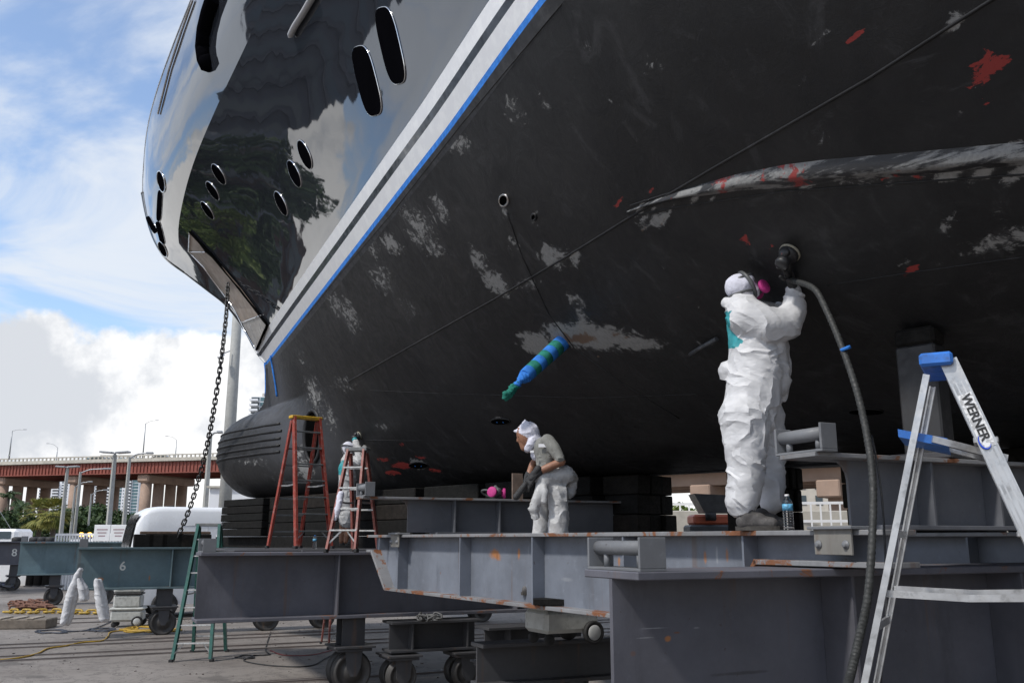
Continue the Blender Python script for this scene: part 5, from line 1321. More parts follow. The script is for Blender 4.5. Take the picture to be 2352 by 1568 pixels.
for (x0, x1, y, lab) in ((10, 105, 1385, 'rusty chain heap on the ground at the far left, upper one'), (30, 130, 1393, 'rusty chain heap on the ground just behind the yellow chain')):
    pts = [atz(x0 + (x1 - x0) * random.random(), y + random.uniform(-4, 4), GZ + random.uniform(.04, .1)) for k_ in range(9)]
    lay_chain('chain_heap', lab, pts, .24, .03, .15, pm('rusty_chain', (.15, .07, .045), .8, .35, 15), up=(0, .3, .9))
q = at(985, 1424, 13.1)
lay_chain('chain_heap', 'small grey chain heap on top of the low bogie', [Vector((q.x + random.uniform(-.22, .22), q.y + random.uniform(-.1, .1), .525 + random.uniform(0, .06))) for k_ in range(12)], .09, .012, .06, pm('grey_chain', (.10, .10, .10), .6, .3, 15), up=(0, .3, .9))
q = atz(30, 1444, GZ); o = thing('slotted_block', 'slotted timber block on the ground at the left edge', 'block', q, R(6))
MB().box((-.1, .3, .11), (1.7, .7, .22), bev=.02).build('block', pm('weathered_block', (.15, .125, .10), .8, .25, 6, bump=.3), o)
for i in range(3): MB().box((-.35 + i * .36, .3, .235), (.16, .7, .03), bev=.006).build('slat', pm('pale_slat', (.30, .26, .21), .8, .2, 8), o)
# grit and chips on the concrete
gr = MB(); r_ = random.Random(5)
for i in range(700):
    x, y = r_.uniform(-14, 3), r_.uniform(8, 26); s_ = r_.uniform(.006, .022)
    gr.box((x, y, GZ + s_ * .4), (s_ * r_.uniform(1, 2.4), s_, s_ * .8), Matrix.Rotation(r_.uniform(0, 3), 3, 'Z'))
gr.build('grit', pm('grit_chips', (.14, .12, .11), .9, .5, 40), None, label='grit and paint chips scattered on the concrete', cat='grit', kind='stuff')
# heap of straps and cable by the far teal beam
o = thing('strap_heap', 'heap of dark straps and cable under the far teal beam', 'cable heap', atz(30, 1345, GZ))
for i in range(10):
    c_ = [(14 + random.uniform(-8, 8) + 34 * math.cos(k_ * .5 + i) * random.uniform(.6, 1) * .6, 1341 + 7 * math.sin(k_ * .5 + i * 2) * random.uniform(.5, 1)) for k_ in range(14)]
    pth = spline([atz(x, y, GZ + .08 + .05 * (i % 4)) for x, y in c_], 4); MB().tube(pth, .03, 5).build('strap', (M_BC, M_BLACK, pm('blue_strap', (.05, .06, .13), .7, .2))[i % 3], o).matrix_parent_inverse = Matrix.Translation(-o.location)
# ------------------------------------------------------------------ background
M_CONC = pm('tan_concrete', (.32, .225, .17), .85, .12, .4, dirt=(.2, .16, .13), damt=.4)
M_CONC2 = pm('pale_concrete', (.46, .43, .37), .85, .12, .5, dirt=(.28, .26, .22), damt=.4)
M_REDST = pm('red_bridge_steel', (.24, .065, .045), .6, .15, .3, dirt=(.12, .05, .04), damt=.4)
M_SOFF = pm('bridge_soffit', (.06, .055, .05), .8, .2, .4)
M_POLE = pm('concrete_lamp_pole', (.36, .36, .34), .8, .1, 3, dirt=(.25, .25, .24), damt=.4)
M_METAL = pm('galvanised', (.32, .33, .34), .45, .1, 5, metal=.5)
M_WALLW = pm('white_render', (.72, .73, .75), .7, .06, .2)
M_WIN = pm('tinted_window', (.035, .055, .065), .12, .3, .15, spec=.6); M_WIN2 = pm('teal_window', (.07, .14, .16), .12, .25, .12, spec=.6)
M_WHITEP = pm('white_paint', (.74, .74, .74), .5, .05, 4)
# --- high bridge
BA0 = at(-70, 1240, 300); BA = at(-70, 1240, 300) + (at(-70, 1240, 300) - at(520, 1240, 276)).normalized() * 130; BB = at(520, 1240, 276); BA.z = BB.z = 0
bd = (BB - BA); BLn = bd.length; bd.normalize(); bp_ = Vector((-bd.y, bd.x, 0)); RZ_B = math.atan2(bd.y, bd.x)
bridge = thing('road_bridge', 'high road bridge with red steel girders and tan concrete piers at the left', 'bridge', (BA.x, BA.y, GZ), RZ_B)
ZD = 25.4 - GZ; WDB = 28
LB = BLn + 60
def bpart(mb, n_, m_): return mb.build(n_, m_, bridge)
bpart(MB().box((LB / 2, WDB / 2, ZD), (LB, WDB + 1.2, .7)), 'deck', M_CONC2)
for y in (0.6, WDB - .6): bpart(MB().box((LB / 2, y, ZD - 2.15), (LB, .5, 3.2)), 'girder', M_REDST)
for y in (0.6, WDB - .6): bpart(MB().box((LB / 2, y, ZD - 3.85), (LB, 1.2, .25)), 'girder_flange', M_REDST)
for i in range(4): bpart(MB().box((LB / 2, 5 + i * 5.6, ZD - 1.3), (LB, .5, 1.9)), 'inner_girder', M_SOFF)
rb0 = MB().box((0, 0, 0), (.18, .35, 3.1)); ob0 = bpart(rb0, 'rib', M_REDST); ob0.location = (1, .2, ZD - 2.15)
for i in range(1, 215):
    o = link('rib', ob0.data, None, bridge); o.location = (1 + i * 1.25, .2, ZD - 2.15)
bpart(MB().box((LB / 2, -.3, ZD + 1.55), (LB, .4, .35)), 'parapet_rail', M_CONC2); bpart(MB().box((LB / 2, -.3, ZD + .5), (LB, .4, .35)), 'parapet_rail', M_CONC2)
pp = bpart(MB().box((0, 0, 0), (.4, .36, .8)), 'parapet_post', M_CONC2); pp.location = (.5, -.3, ZD + 1.03)
for i in range(1, 175):
    o = link('parapet_post', pp.data, None, bridge); o.location = (.5 + i * 1.5, -.3, ZD + 1.03)
bpart(MB().box((LB / 2, WDB, ZD + 1.1), (LB, .4, 1.2)), 'parapet_rail', M_CONC2)
def pier(px):
    x = plane_px(BA, bd, px, 1100)[0]
    cap = MB(); cap.box((x, WDB / 2 - .5, ZD - 5.3), (4.2, WDB - 3, 2.6), bev=.5); co = bpart(cap, 'pier_cap', M_CONC)
    for i in range(4): MB().lathe([(1.75, 0), (1.65, ZD - 6.5)], (x + .0, 3.2 + i * 6.2, 0), (0, 0, 1), 20).build('column', M_CONC, co)
for px in (-190, -8, 158, 322): pier(px)
# lamps on the bridge
def lamp(label, base, top, arm_end, r0, head='cobra', mat=None, group='street lamps on the bridge', sq=False, name='street_lamp'):
    o = thing(name, label, 'street lamp', base, 0, group); base, top, arm_end = Vector(base), Vector(top), Vector(arm_end)
    z0 = Vector((0, 0, 0)); t_ = Vector((0, 0, top.z - base.z))
    e = Vector((arm_end.x - top.x, arm_end.y - top.y, arm_end.z - base.z))
    MB().tube([z0, t_ * .5, t_], [r0, r0 * .85, r0 * .62], 4 if sq else 10, smooth=not sq).build('pole', mat or M_METAL, o)
    if head == 'flat':
        for s in (-1, 1): MB().box(t_ + Vector((s * r0 * 2.4, 0, .12)), (r0 * 3.6, r0 * 2.6, .09), Matrix.Rotation(R(-4 * s), 3, 'Y'), bev=.02).build('lamp_head', M_METAL, o)
        MB().tube([t_, t_ + Vector((0, 0, .14))], r0 * .35, 8).build('bracket', M_METAL, o)
    else:
        MB().tube(spline([t_ - Vector((0, 0, .1)), t_ + (e - t_) * .35 + Vector((0, 0, abs(e.z - t_.z) * .25 + .02)), t_ + (e - t_) * .7 + Vector((0, 0, abs(e.z - t_.z) * .2)), e], 6), r0 * .33, 6).build('arm', M_METAL, o)
        MB().box(e, (abs(e.x) * .22 + r0, r0 * 1.6, r0 * .8), bev=r0 * .2).build('lamp_head', M_METAL, o)
    return o
Yb = 290
for i, (bx, by, tx, ty, ax, ay, lab) in enumerate(((20.5, 1056, 29, 989, 57, 986, 'leftmost street lamp on the bridge, arm to the right'), (130, 1050, 130.5, 1027, 110, 1018, 'short far street lamp on the bridge with its arm to the left, left one'), (328, 1049, 334, 972, 361, 965, 'tallest street lamp on the bridge, arm to the right'), (403, 1047, 405, 1010, 383, 1001, 'short far street lamp on the bridge left of the anchor chain'))):
    Yl = Yb - 6 if i in (0, 2) else Yb + 38
    b_ = at(bx, by, Yl); b_.z = ZD + GZ + .35
    t_ = at(tx, ty, Yl); lamp(lab, b_, (b_.x, b_.y, t_.z), at(ax, ay, Yl), .22)
# cars on the bridge
def car(label, p, rz, col, L=4.6, name='car', k_=1.0, group='cars on the bridge'):
    o = thing(name, label, 'car', p, rz, group)
    M_ = pm('car_paint_' + str(col[0]), col, .3, .05, 3, coat=.5)
    prof = [(-L/2, .45), (-L/2 + .05, .85), (-L/2 + .9, .95), (-L/2 + 1.5, 1.42), (L/2 - 1.5, 1.45), (L/2 - .6, 1.0), (L/2, .9), (L/2, .45)]
    MB().prism(prof, ((0, -.85, 0), (1, 0, 0), (0, 0, 1), (0, 1, 0)), 1.7).build('body', M_, o)
    for s in (-1, 1):
        MB().prism([(-L/2 + 1.15, 1.0), (-L/2 + 1.6, 1.36), (L/2 - 1.55, 1.38), (L/2 - 1.0, 1.02)], ((0, s * .855, 0), (1, 0, 0), (0, 0, 1), (0, s, 0)), .012).build('window', M_WIN, o)
        for x in (-L/2 + .85, L/2 - .85): MB().lathe([(.2, -.1), (.33, -.1), (.33, .1), (.2, .1)], (x, s * .78, .33), (0, 1, 0), 18).build('wheel', M_BLACK, o)
    return o
for px, lab, c_ in ((206, 'dark car on the bridge above the tan pier', (.10, .09, .08)), (352, 'grey van like car on the bridge at the tall lamp', (.22, .20, .17))):
    q = BA + bd * plane_px(BA, bd, px, 1045)[0] + bp_ * 4; car(lab, (q.x, q.y, ZD + GZ + .36), RZ_B, c_, 6.5)
# --- yard light poles
def ypole(lab, bx, tx, ty, Y, r0, ax=None, ay=None, sq=True):
    t_ = at(tx, ty, Y); b_ = Vector((t_.x, t_.y, GZ)); a_ = at(ax, ay, Y) if ax else t_
    return lamp(lab, b_, t_, a_, r0, 'cobra' if ax else 'flat', M_POLE, 'concrete light poles in the yard', sq, 'light_pole')
ypole('tall square concrete light pole with a flat twin lamp left of the van', 248, 264, 1044, 46, .17)
ypole('square concrete light pole with a long arm just left of the van', 285, 298, 1049, 60, .17, 344, 1040)
ypole('square concrete light pole with a flat twin lamp beside the palms', 140, 155, 1076, 56, .16)
ypole('square concrete light pole with a long curved arm right of the palms', 175, 185, 1083, 62, .14, 247, 1076)
ypole('thin light pole with a curved arm between the palms and the high rise', 162, 173, 1117, 80, .14, 207, 1106)
ypole('thin far light pole with a curved arm in front of the high rise', 199, 210, 1134, 95, .14, 242, 1125)
ypole('light pole with a short arm just left of the bulbous bow', 477, 483, 1000, 60, .22, 505, 992)
o = ypole('thick pale concrete mast behind the bow with a small camera on it', 497, 556, 560, 42, .30, 590, 550, False)
tb = at(528, 806, 41.6); cc_ = MB(); cc_.bar(at(528, 806, 41.7), at(512, 812, 41.5), .05, .05); cm = cc_.build('camera_arm', M_METAL, o); cm.matrix_parent_inverse = Matrix.Translation(-o.location)
cb_ = MB().bar(at(512, 812, 41.5), at(503, 822, 41.3), .2, .16, bev=.02).build('security_camera', M_WHITEP, o); cb_.matrix_parent_inverse = Matrix.Translation(-o.location)
# --- high rise blocks
def tower(label, px0, px1, Y, ztop, fl, bays, zlow=0, dep=22, name='apartment_tower', over=1.0):
    """bays: (u0, u1, kind): w window pair in wall, g glass, b balcony with dark recess"""
    a, b = at(px0, 1200, Y), at(px1, 1200, Y); Wd = b.x - a.x
    o = thing(name, label, 'building', (a.x, Y, GZ), 0, 'apartment towers in the distance')
    H = ztop - GZ
    MB().box((Wd / 2, dep / 2 + .02, H / 2), (Wd, dep, H)).build('wall', M_WALLW, o)
    MB().box((Wd / 2, dep / 2, H + 1.5), (Wd * .6, dep * .5, 3)).build('roof_plant', M_CONC2, o)
    shared = {}
    def put(n_, key, mb, m_, loc):
        if key not in shared: q = mb().build(n_, m_, o); shared[key] = q.data
        else: q = link(n_, shared[key], None, o)
        q.location = loc
    i = 0; z = H - fl
    while z > zlow:
        for j, (u0, u1, kd) in enumerate(bays):
            x = (u0 + u1) / 2 * Wd; w_ = (u1 - u0) * Wd
            if kd == 'w':
                for s in (-.22, .22): put('window', ('w', j), lambda: MB().box((0, 0, 0), (w_ * .2, .12, fl * .42)), M_WIN, (x + s * w_, -.05, z + fl * .5))
            elif kd == 'g': put('window', ('g', j), lambda: MB().box((0, 0, 0), (w_ * .95, .12, fl * .78)), M_WIN2, (x, -.05, z + fl * .45))
            else:
                put('window', ('b', j), lambda: MB().box((0, 0, 0), (w_ * .96, .10, fl * .80)), M_WIN, (x, -.05, z + fl * .45))
                put('balcony', ('s', j), lambda: MB().box((0, -over, 0), (w_, 2 * over, fl * .12)).box((0, -2 * over + .1, fl * .2), (w_, .06, fl * .28)), M_WALLW, (x, -.02, z + .05 * fl))
        z -= fl; i += 1
    return o
tower('wide white apartment tower with dark balconies behind the bridge piers', 184, 312, 900, 80, 3.05, [(0, .09, 'g'), (.10, .17, 'b'), (.19, .33, 'w'), (.34, .56, 'b'), (.57, .70, 'g'), (.71, .78, 'w'), (.79, .87, 'b'), (.88, .99, 'g')], zlow=14)
tower('narrower apartment tower left of the wide white one', 82, 153, 980, 62, 3.05, [(0, .2, 'b'), (.22, .42, 'w'), (.43, .65, 'b'), (.66, .98, 'w')], zlow=14)
tower('glass apartment tower rising behind the bow', 560, 660, 600, 94, 3.3, [(0, .20, 'b'), (.21, .36, 'g'), (.37, .52, 'g'), (.56, .75, 'g'), (.78, .98, 'b')], zlow=60, over=2.2)
# --- trees
def leaf_mat(name, a, b):
    if name in MATS: return MATS[name]
    t = NT(name); gi = t.n('ShaderNodeNewGeometry')
    t.p(Base_Color=t.mix(gi.outputs['Random Per Island'], a, b), Roughness=.6, Specular_IOR_Level=.3)
    MATS[name] = t.m; return t.m
M_LEAF = leaf_mat('dark_leaves', (.025, .05, .016), (.06, .095, .03)); M_LEAF2 = leaf_mat('light_leaves', (.07, .12, .02), (.16, .20, .04)); M_PALML = leaf_mat('palm_leaves', (.09, .12, .025), (.34, .31, .08))
M_BARK = pm('bark', (.09, .075, .06), .9, .25, 6)
def crown_mesh(name, rx, rz, n, ls, mat, seed):
    r_ = random.Random(seed); V = []; F_ = []
    cl = [(r_.uniform(-1, 1), r_.uniform(-1, 1), r_.uniform(-.7, 1), r_.uniform(.28, .5)) for _ in range(16)]
    cl = [c for c in cl if c[0]**2 + c[1]**2 + c[2]**2 < 1.1] or [(0, 0, 0, .6)]
    for i in range(n):
        c = r_.choice(cl); d = Vector((r_.gauss(0, 1), r_.gauss(0, 1), r_.gauss(0, 1))).normalized() * (c[3] * r_.uniform(.55, 1) )
        p = Vector(((c[0] + d.x) * rx, (c[1] + d.y) * rx, (c[2] + d.z) * rz))
        u = Vector((r_.uniform(-1, 1), r_.uniform(-1, 1), r_.uniform(-1, 1))).normalized(); v = u.cross(Vector((r_.uniform(-1, 1), r_.uniform(-1, 1), r_.uniform(-1, 1)))).normalized(); s = ls * r_.uniform(.6, 1.3)
        o = len(V); V += [p - u * s * .5, p + v * s * .28, p + u * s * .5, p - v * s * .28]; F_.append((o, o+1, o+2, o+3))
    me = bpy.data.meshes.new(name); me.from_pydata([tuple(x) for x in V], [], F_); me.materials.append(mat); return me
CR = [crown_mesh('crown', 1, .9, 2600, .17, M_LEAF, i) for i in range(3)]; CRL = [crown_mesh('crown', 1, .8, 1500, .16, M_LEAF2, 10 + i) for i in range(2)]
def tree(label, p, h, r, light=False, group='trees along the far bank', k_=0, name='tree'):
    o = thing(name, label, 'tree', p, random.uniform(0, 6), group)
    t_ = MB(); hb = h - r * 1.1
    t_.tube([(0, 0, 0), (.03 * h, 0, hb * .5), (0, .03 * h, hb)], [.05 * h * .6, .03 * h, .022 * h], 8)
    for i in range(4): a_ = i * 1.6; t_.tube([(0, .02 * h, hb * .85), (math.cos(a_) * r * .4, math.sin(a_) * r * .4, hb + r * .3), (math.cos(a_) * r * .7, math.sin(a_) * r * .7, hb + r * .7)], [.018 * h, .012 * h, .005 * h], 6)
    t_.build('trunk', M_BARK, o)
    c = link('crown', (CRL if light else CR)[k_ % (2 if light else 3)], None, o); c.location = (0, 0, h - r * .85); c.scale = (r, r, r)
    return o
def palm(label, p, h, r, n=26, name='palm_tree', fan=True):
    o = thing(name, label, 'palm tree', p, 0, 'palms at the left')
    MB().tube([(0, 0, 0), (.1, 0, h * .5), (.05, .05, h)], [.22, .17, .16], 8).build('trunk', M_BARK, o)
    r_ = random.Random(int(h * 100 + p[0] * 7)); mb = MB()
    for i in range(n * (4 if fan else 1)):
        az = r_.uniform(0, 2 * math.pi); el = r_.uniform(-.9, 1.35) if fan else r_.uniform(-.3, 1.0)
        d = Vector((math.cos(az) * math.cos(el), math.sin(az) * math.cos(el), math.sin(el))); c0 = Vector((.05, .05, h))
        side = d.cross(Vector((0, 0, 1))).normalized(); st_ = r * (.55 if fan else .1)
        if fan:
            hub = c0 + d * st_
            for k_ in range(-4, 5):
                a_ = k_ * .22; e = hub + (d * math.cos(a_) + side * math.sin(a_)) * r * r_.uniform(.45, .62) - Vector((0, 0, r * .16)); wv = side * .035 * r
                mid_ = hub + (e - hub) * .55 + Vector((0, 0, r * .05)); mb.add([hub, mid_ + wv, e, mid_ - wv], [(0, 1, 2, 3)])
        else:
            prev = c0
            for k_ in range(9):
                f_ = (k_ + 1) / 9; q = c0 + d * r * f_ - Vector((0, 0, r * .55 * f_ * f_)); dd = (q - prev)
                for s in (-1, 1): e = q + side * s * r * .28 * (1 - f_ * .6) - Vector((0, 0, r * .12)); mb.add([prev, q, e], [(0, 1, 2)])
                prev = q
    mb.build('crown', M_PALML if fan else M_LEAF, o)
    return o
def gp_(px, Y): q = at(px, 1240, Y); q.z = GZ; return q
palm('left one of the two bushy fan palms by the light poles', gp_(84, 62), 3.7, 1.30); palm('right one of the two bushy fan palms by the light poles', gp_(116, 60), 3.7, 1.15)
for i, (px, Y, h_, r_) in enumerate(((8, 118, 7.4, 2.4), (28, 126, 6.6, 2.2), (40, 122, 6.2, 2.0))): palm(('tall coconut palm at the left edge of the picture', 'middle coconut palm of the three behind the fan palms', 'coconut palm nearest the fan palms')[i], gp_(px, Y), h_, r_, 16, 'coconut_palm', False)
tl = [(5, 105, 4.6, 3.0), (30, 100, 4.4, 3.0), (52, 108, 4.8, 3.2), (150, 96, 4.6, 2.6), (192, 110, 6.4, 3.2), (206, 100, 4.8, 2.6), (222, 104, 4.8, 3.0), (238, 98, 4.4, 2.6), (256, 104, 4.7, 2.8), (276, 100, 4.5, 2.8), (296, 106, 4.6, 2.8), (312, 110, 4.8, 3)]
nm_ = ('first', 'second', 'third', 'fourth', 'fifth', 'sixth', 'seventh', 'eighth', 'ninth', 'tenth', 'eleventh', 'twelfth')
for i, (px, Y, h_, r_) in enumerate(tl): tree('dark green tree on the far bank, %s from the left' % nm_[i], gp_(px, Y), h_, r_, False, k_=i)
for px, Y, h_, r_, lab in ((540, 34, 3.3, 1.0, 'light green bush behind the timber stack under the bow'), (1030, 36, 3.6, 1.0, 'small yellow green bush seen below the hull left of the respirator'), (1176, 37, 3.8, .95, 'yellow green bush seen below the hull beside the brown board'), (1572, 44, 3.9, 1.5, 'green tree seen in the daylight gap below the hull')):
    tree(lab, gp_(px, Y), h_, r_, True, 'green bushes seen below the hull')
# low hedge at the quay
h0 = gp_(95, 50); o = thing('hedge', 'low light green hedge below the fan palms', 'hedge', h0)
for i in range(5): c = link('foliage', CRL[i % 2], None, o); c.location = (-2.6 + i * 1.1, 0, 1.75); c.scale = (.75, .6, .45)
# --- quay: white fence, signs, bollards, boat
def fence(label, a, b, zt, zb, pitch, mat, rails=2, group='white fences'):
    a, b = Vector(a), Vector(b); d = b - a; L = d.length; o = thing('fence', label, 'fence', (a.x, a.y, GZ), math.atan2(d.y, d.x), group)
    for k_ in range(rails): z = zt - (zt - zb) * k_ / max(1, rails - 1) * (1 if rails > 2 else .85); MB().box((L / 2, 0, z - GZ), (L, .06, .09)).build('rail', mat, o)
    n_ = int(L / pitch); me = None
    for i in range(n_ + 1):
        if me is None: q = MB().box((0, 0, (zt + GZ) / 2 - GZ), (.055, .055, zt - GZ)).build('picket', mat, o); me = q.data
        else: q = link('picket', me, None, o)
        q.location = (i * L / n_, 0, 0)
    return o
fence('white picket fence on the quay left of the van', gp_(128, 40), gp_(310, 38), 1.80, .6, .17, M_WHITEP)
MB().box((0, 0, -1.0), (9, .25, 1.9)).build('quay_wall', M_WHITEP, None, label='low white quay wall behind the fence at the left', cat='wall').location = at(215, 1243, 43)
fence('white railing seen in the daylight gaps below the hull', at(1500, 1165, 34), at(2400, 1165, 31), 2.85, 1.6, .32, M_WHITEP, 3)
MB().box((0, 0, 0), (26, .8, 2.0), bev=.02).build('river_wall', M_CONC2, None, label='pale concrete river wall under the white railing', cat='wall').location = at(1950, 1215, 33.6) - Vector((0, 0, .35))
for px, lab in ((233, 'white notice board left of the tall light pole foot'), (271, 'white notice board right of the tall light pole foot')):
    q = gp_(px, 36); o = thing('notice_board', lab, 'sign', q, 0, 'notice boards at the fence')
    MB().box((0, 0, 2.29), (.62, .03, .62), bev=.01).build('panel', M_WHITEP, o); MB().tube([(0, .03, 0), (0, .03, 2.1)], .03, 8).build('post', M_METAL, o)
    for k_ in range(3): MB().box((0, -.017, 2.42 - k_ * .12), (.42 - .08 * k_, .004, .045)).build('print_line', pm('sign_print', (.35, .25, .27), .6, .1), o)
for px, lab in ((40, 'first dark bollard from the left on the quay'), (80, 'second dark bollard from the left on the quay'), (98, 'third dark bollard from the left on the quay'), (117, 'fourth dark bollard from the left on the quay')):
    q = gp_(px, 42); o = thing('bollard', lab, 'bollard', q, 0, 'bollards on the quay'); MB().lathe([(.2, 0), (.17, 1.9), (.24, 1.95), (.24, 2.1), (.15, 2.16)], (0, 0, 0), (0, 0, 1), 14).build('post', M_BLACK, o); MB().lathe([(.26, 0), (.26, .05)], (0, 0, 0), (0, 0, 1), 14).build('base', M_DK, o)
q = at(20, 1243, 46); bt_ = thing('white_boat', 'white motor boat with a short mast at the left edge', 'boat', (q.x, q.y, GZ))
hullp = [(-4, 1.5), (4.2, 1.5), (3.4, .2), (-3.4, .2)]
MB().prism(hullp, ((0, -1.1, .2), (1, 0, 0), (0, 0, 1), (0, 1, 0)), 2.2).build('hull', M_WHITEP, bt_); MB().box((-.4, 0, 2.15), (2.4, 1.6, .8), bev=.15).build('cabin', M_WHITEP, bt_); MB().box((-.4, -.82, 2.25), (1.8, .02, .35)).build('window', M_WIN, bt_)
MB().tube([(-1.9, 0, 1.7), (-1.5, 0, 4.6)], [.05, .03], 6).build('mast', M_WHITEP, bt_); MB().tube([(-1.5, 0, 4.6), (.6, 0, 1.8)], .012, 5).build('stay', M_METAL, bt_)
# amber beacons of a service truck behind the fence
q = gp_(190, 47); tk = thing('service_truck', 'service truck with lit amber beacons behind the quay fence', 'truck', q)
MB().prism([(-2.2, .5), (-2.2, 1.3), (-.6, 1.35), (-.2, 2.05), (1.4, 2.1), (2.0, 1.4), (2.3, 1.2), (2.3, .5)], ((0, -.9, 0), (1, 0, 0), (0, 0, 1), (0, 1, 0)), 1.8).build('body', M_WHITEP, tk)
t = NT('amber_lamp'); t.p(Base_Color=(.8, .3, .02), Emission_Color=(1, .42, .06), Emission_Strength=6.0); M_AMB = t.m
MB().box((.5, 0, 2.16), (1.7, .25, .06), bev=.01).build('light_bar', M_BLACK, tk)
for k_ in range(4): MB().lathe([(.13, 0), (.13, .12), (.05, .19)], (-.1 + k_ * .42, 0, 2.19), (0, 0, 1), 12).build('beacon', M_AMB, tk)
for x in (-1.4, 1.5):
    for s in (-1, 1): MB().lathe([(.2, -.12), (.36, -.12), (.36, .12), (.2, .12)], (x, s * .8, .36), (0, 1, 0), 16).build('wheel', M_BLACK, tk)
# --- white van
q = gp_(286, 25.6); RZV = R(30)
van = thing('delivery_van', 'white high roof delivery van behind the timber blocks', 'van', q, RZV)
LV, WV, HV = 5.9, 2.0, 2.92
def vsec(x):                      # half section (y, z) outline at length x
    top = float(pchip([0, .05, .15, .3, .55, .9, LV], [1.3, 1.9, 2.45, 2.76, 2.88, HV, HV])(x)); w_ = float(pchip([0, .3, 1.0, LV], [.86, .97, 1.0, 1.0])(x))
    tb = w_ * float(pchip([0, 1.0, 1.6, LV], [.98, .92, .94, .94])(x)); r_ = .14
    return [(w_ * .96, .35), (w_, .8), (w_, 1.25), (tb + (w_ - tb) * .25, top - .55), (tb, top - r_), (tb - r_ * .35, top - r_ * .3), (tb - r_, top), (0, top + .03)]
rows = []
for x in np.concatenate([np.linspace(0, 2.4, 16), np.linspace(2.8, LV, 6)]):
    h_ = vsec(x); rows.append([(x, -a, b) for a, b in h_] + [(x, a, b) for a, b in h_[::-1][1:]])
vb = MB().grid(rows, True, flip=True); vb.add(rows[-1], [tuple(range(len(rows[-1])))]); vb.add(rows[0], [tuple(range(len(rows[0])))[::-1]])
M_VGL = pm('van_glass', (.008, .009, .010), .15, .2, 2, spec=.25)
M_VAN = pm('white_van_paint', (.76, .77, .79), .22, .03, 2, coat=.6)
vb.build('body', M_VAN, van)
def vs(x, z, s=-1, off=.006):
    h_ = vsec(x); ys = [a for a, b in h_]; zs = [b for a, b in h_]; return (x, s * (float(np.interp(z, zs, ys)) + off), z)
for s in (-1, 1):
    g_ = MB(); xs = np.linspace(.40, 1.35, 6); g_.grid([[vs(x, 1.45, s), vs(x, 1.8, s), vs(x, min(2.25, vsec(x)[3][1] + .05), s)] for x in xs]); g_.build('side_window', M_VGL, van)
    for z0, z1, x0, x1, nmv in ((1.5, 2.25, 2.25, 3.7, 'side_panel'), (1.5, 2.25, 3.9, 5.5, 'side_panel')):
        ln = [vs(x0 + .1, z0, s), vs(x1 - .1, z0, s), vs(x1, z0 + .1, s), vs(x1, z1 - .1, s), vs(x1 - .1, z1, s), vs(x0 + .1, z1, s), vs(x0, z1 - .1, s), vs(x0, z0 + .1, s), vs(x0 + .1, z0, s)]
        MB().tube(ln, .014, 5).build('panel_crease', M_VAN, van)
    MB().tube([vs(x, 2.42, s, .0) for x in np.linspace(1.3, LV - .1, 12)], .012, 5).build('roof_crease', pm('van_gap', (.35, .36, .38), .5, .05), van)
    MB().tube([vs(2.0, z, s, -.002) for z in np.linspace(.6, 2.4, 8)], .010, 5).build('door_gap', pm('van_gap', (.35, .36, .38), .5, .05), van)
    for x in (1.0, 4.6):
        MB().lathe([(.2, -.12), (.34, -.12), (.34, .12), (.22, .12), (.2, .08)], (x, s * .88, .34), (0, s, 0), 20).build('wheel', M_BLACK, van)
    MB().box((.95, s * 1.16, 1.55), (.14, .16, .34), bev=.04).build('mirror', M_BLACK, van)
ws = MB().grid([[(x - .02, -(vsec(x)[3][0]) * q_, vsec(x)[7][1] - .02 + .03) for q_ in (-.86, -.4, 0, .4, .86)] for x in np.linspace(.03, .24, 6)], True); ws.build('windscreen', M_VGL, van)
MB().tube([(1.25, -.5, 2.82), (1.12, -.5, 2.95), (.95, -.5, 2.92)], .02, 5).build('aerial', M_BLACK, van)
# --- concrete viaduct and building seen through the gaps under the hull
via = thing('concrete_viaduct', 'tan concrete viaduct seen in the daylight gap below the hull', 'bridge', (0, 0, GZ))
va = at(1300, 1100, 84); vb_ = at(2300, 1100, 62)
vd = (vb_ - va); vd.z = 0; vl = vd.length; vd.normalize(); vn = Vector((-vd.y, vd.x, 0))
def vbox(u, v, z, du, dv_, dz, n_, m_, bev=0.0):
    c = va + vd * u + vn * v; Mx = Matrix((vd, vn, Vector((0, 0, 1)))).transposed(); return MB().box((c.x, c.y, z - GZ), (du, dv_, dz), Mx, bev).build(n_, m_, via)
vbox(vl / 2, 5, 7.15, vl, 12, .35, 'deck', M_CONC2); vbox(vl / 2, -1.0, 7.6, vl, .3, 1.2, 'parapet', M_CONC)
for k_ in range(4): vbox(vl / 2, .3 + k_ * 3.2, 6.45, vl, .7, 1.1, 'girder', M_CONC)
for px in (1612, 1905):
    r_ = ray(px, 1100); nn_ = vn; k_ = (va - EYE).dot(nn_) / r_.dot(nn_); u = ((EYE + r_ * k_) - va).dot(vd)
    vbox(u, 5, 5.3, 1.8, 11, 1.3, 'pier_cap', M_CONC, .1)
    for j in range(3): vbox(u, 1.4 + j * 3.6, 2.3, 1.1, 1.1, 5.0, 'column', M_CONC, .1)
q = at(1830, 1100, 120); wb_ = thing('cream_building', 'cream building with small windows seen right of the water bottle below the hull', 'building', (q.x, 120, GZ))
MB().box((5.5, 5, 6.5), (13, 10, 13)).build('wall', pm('cream_render', (.55, .50, .42), .85, .1, .5), wb_); w0 = None
for i in range(5):
    for j in range(6):
        if w0 is None: q_ = MB().box((0, 0, 0), (.9, .1, 1.2)).build('window', M_WIN, wb_); w0 = q_.data
        else: q_ = link('window', w0, None, wb_)
        q_.location = (.6 + j * 2.1, -.03, 3 + i * 2.0)
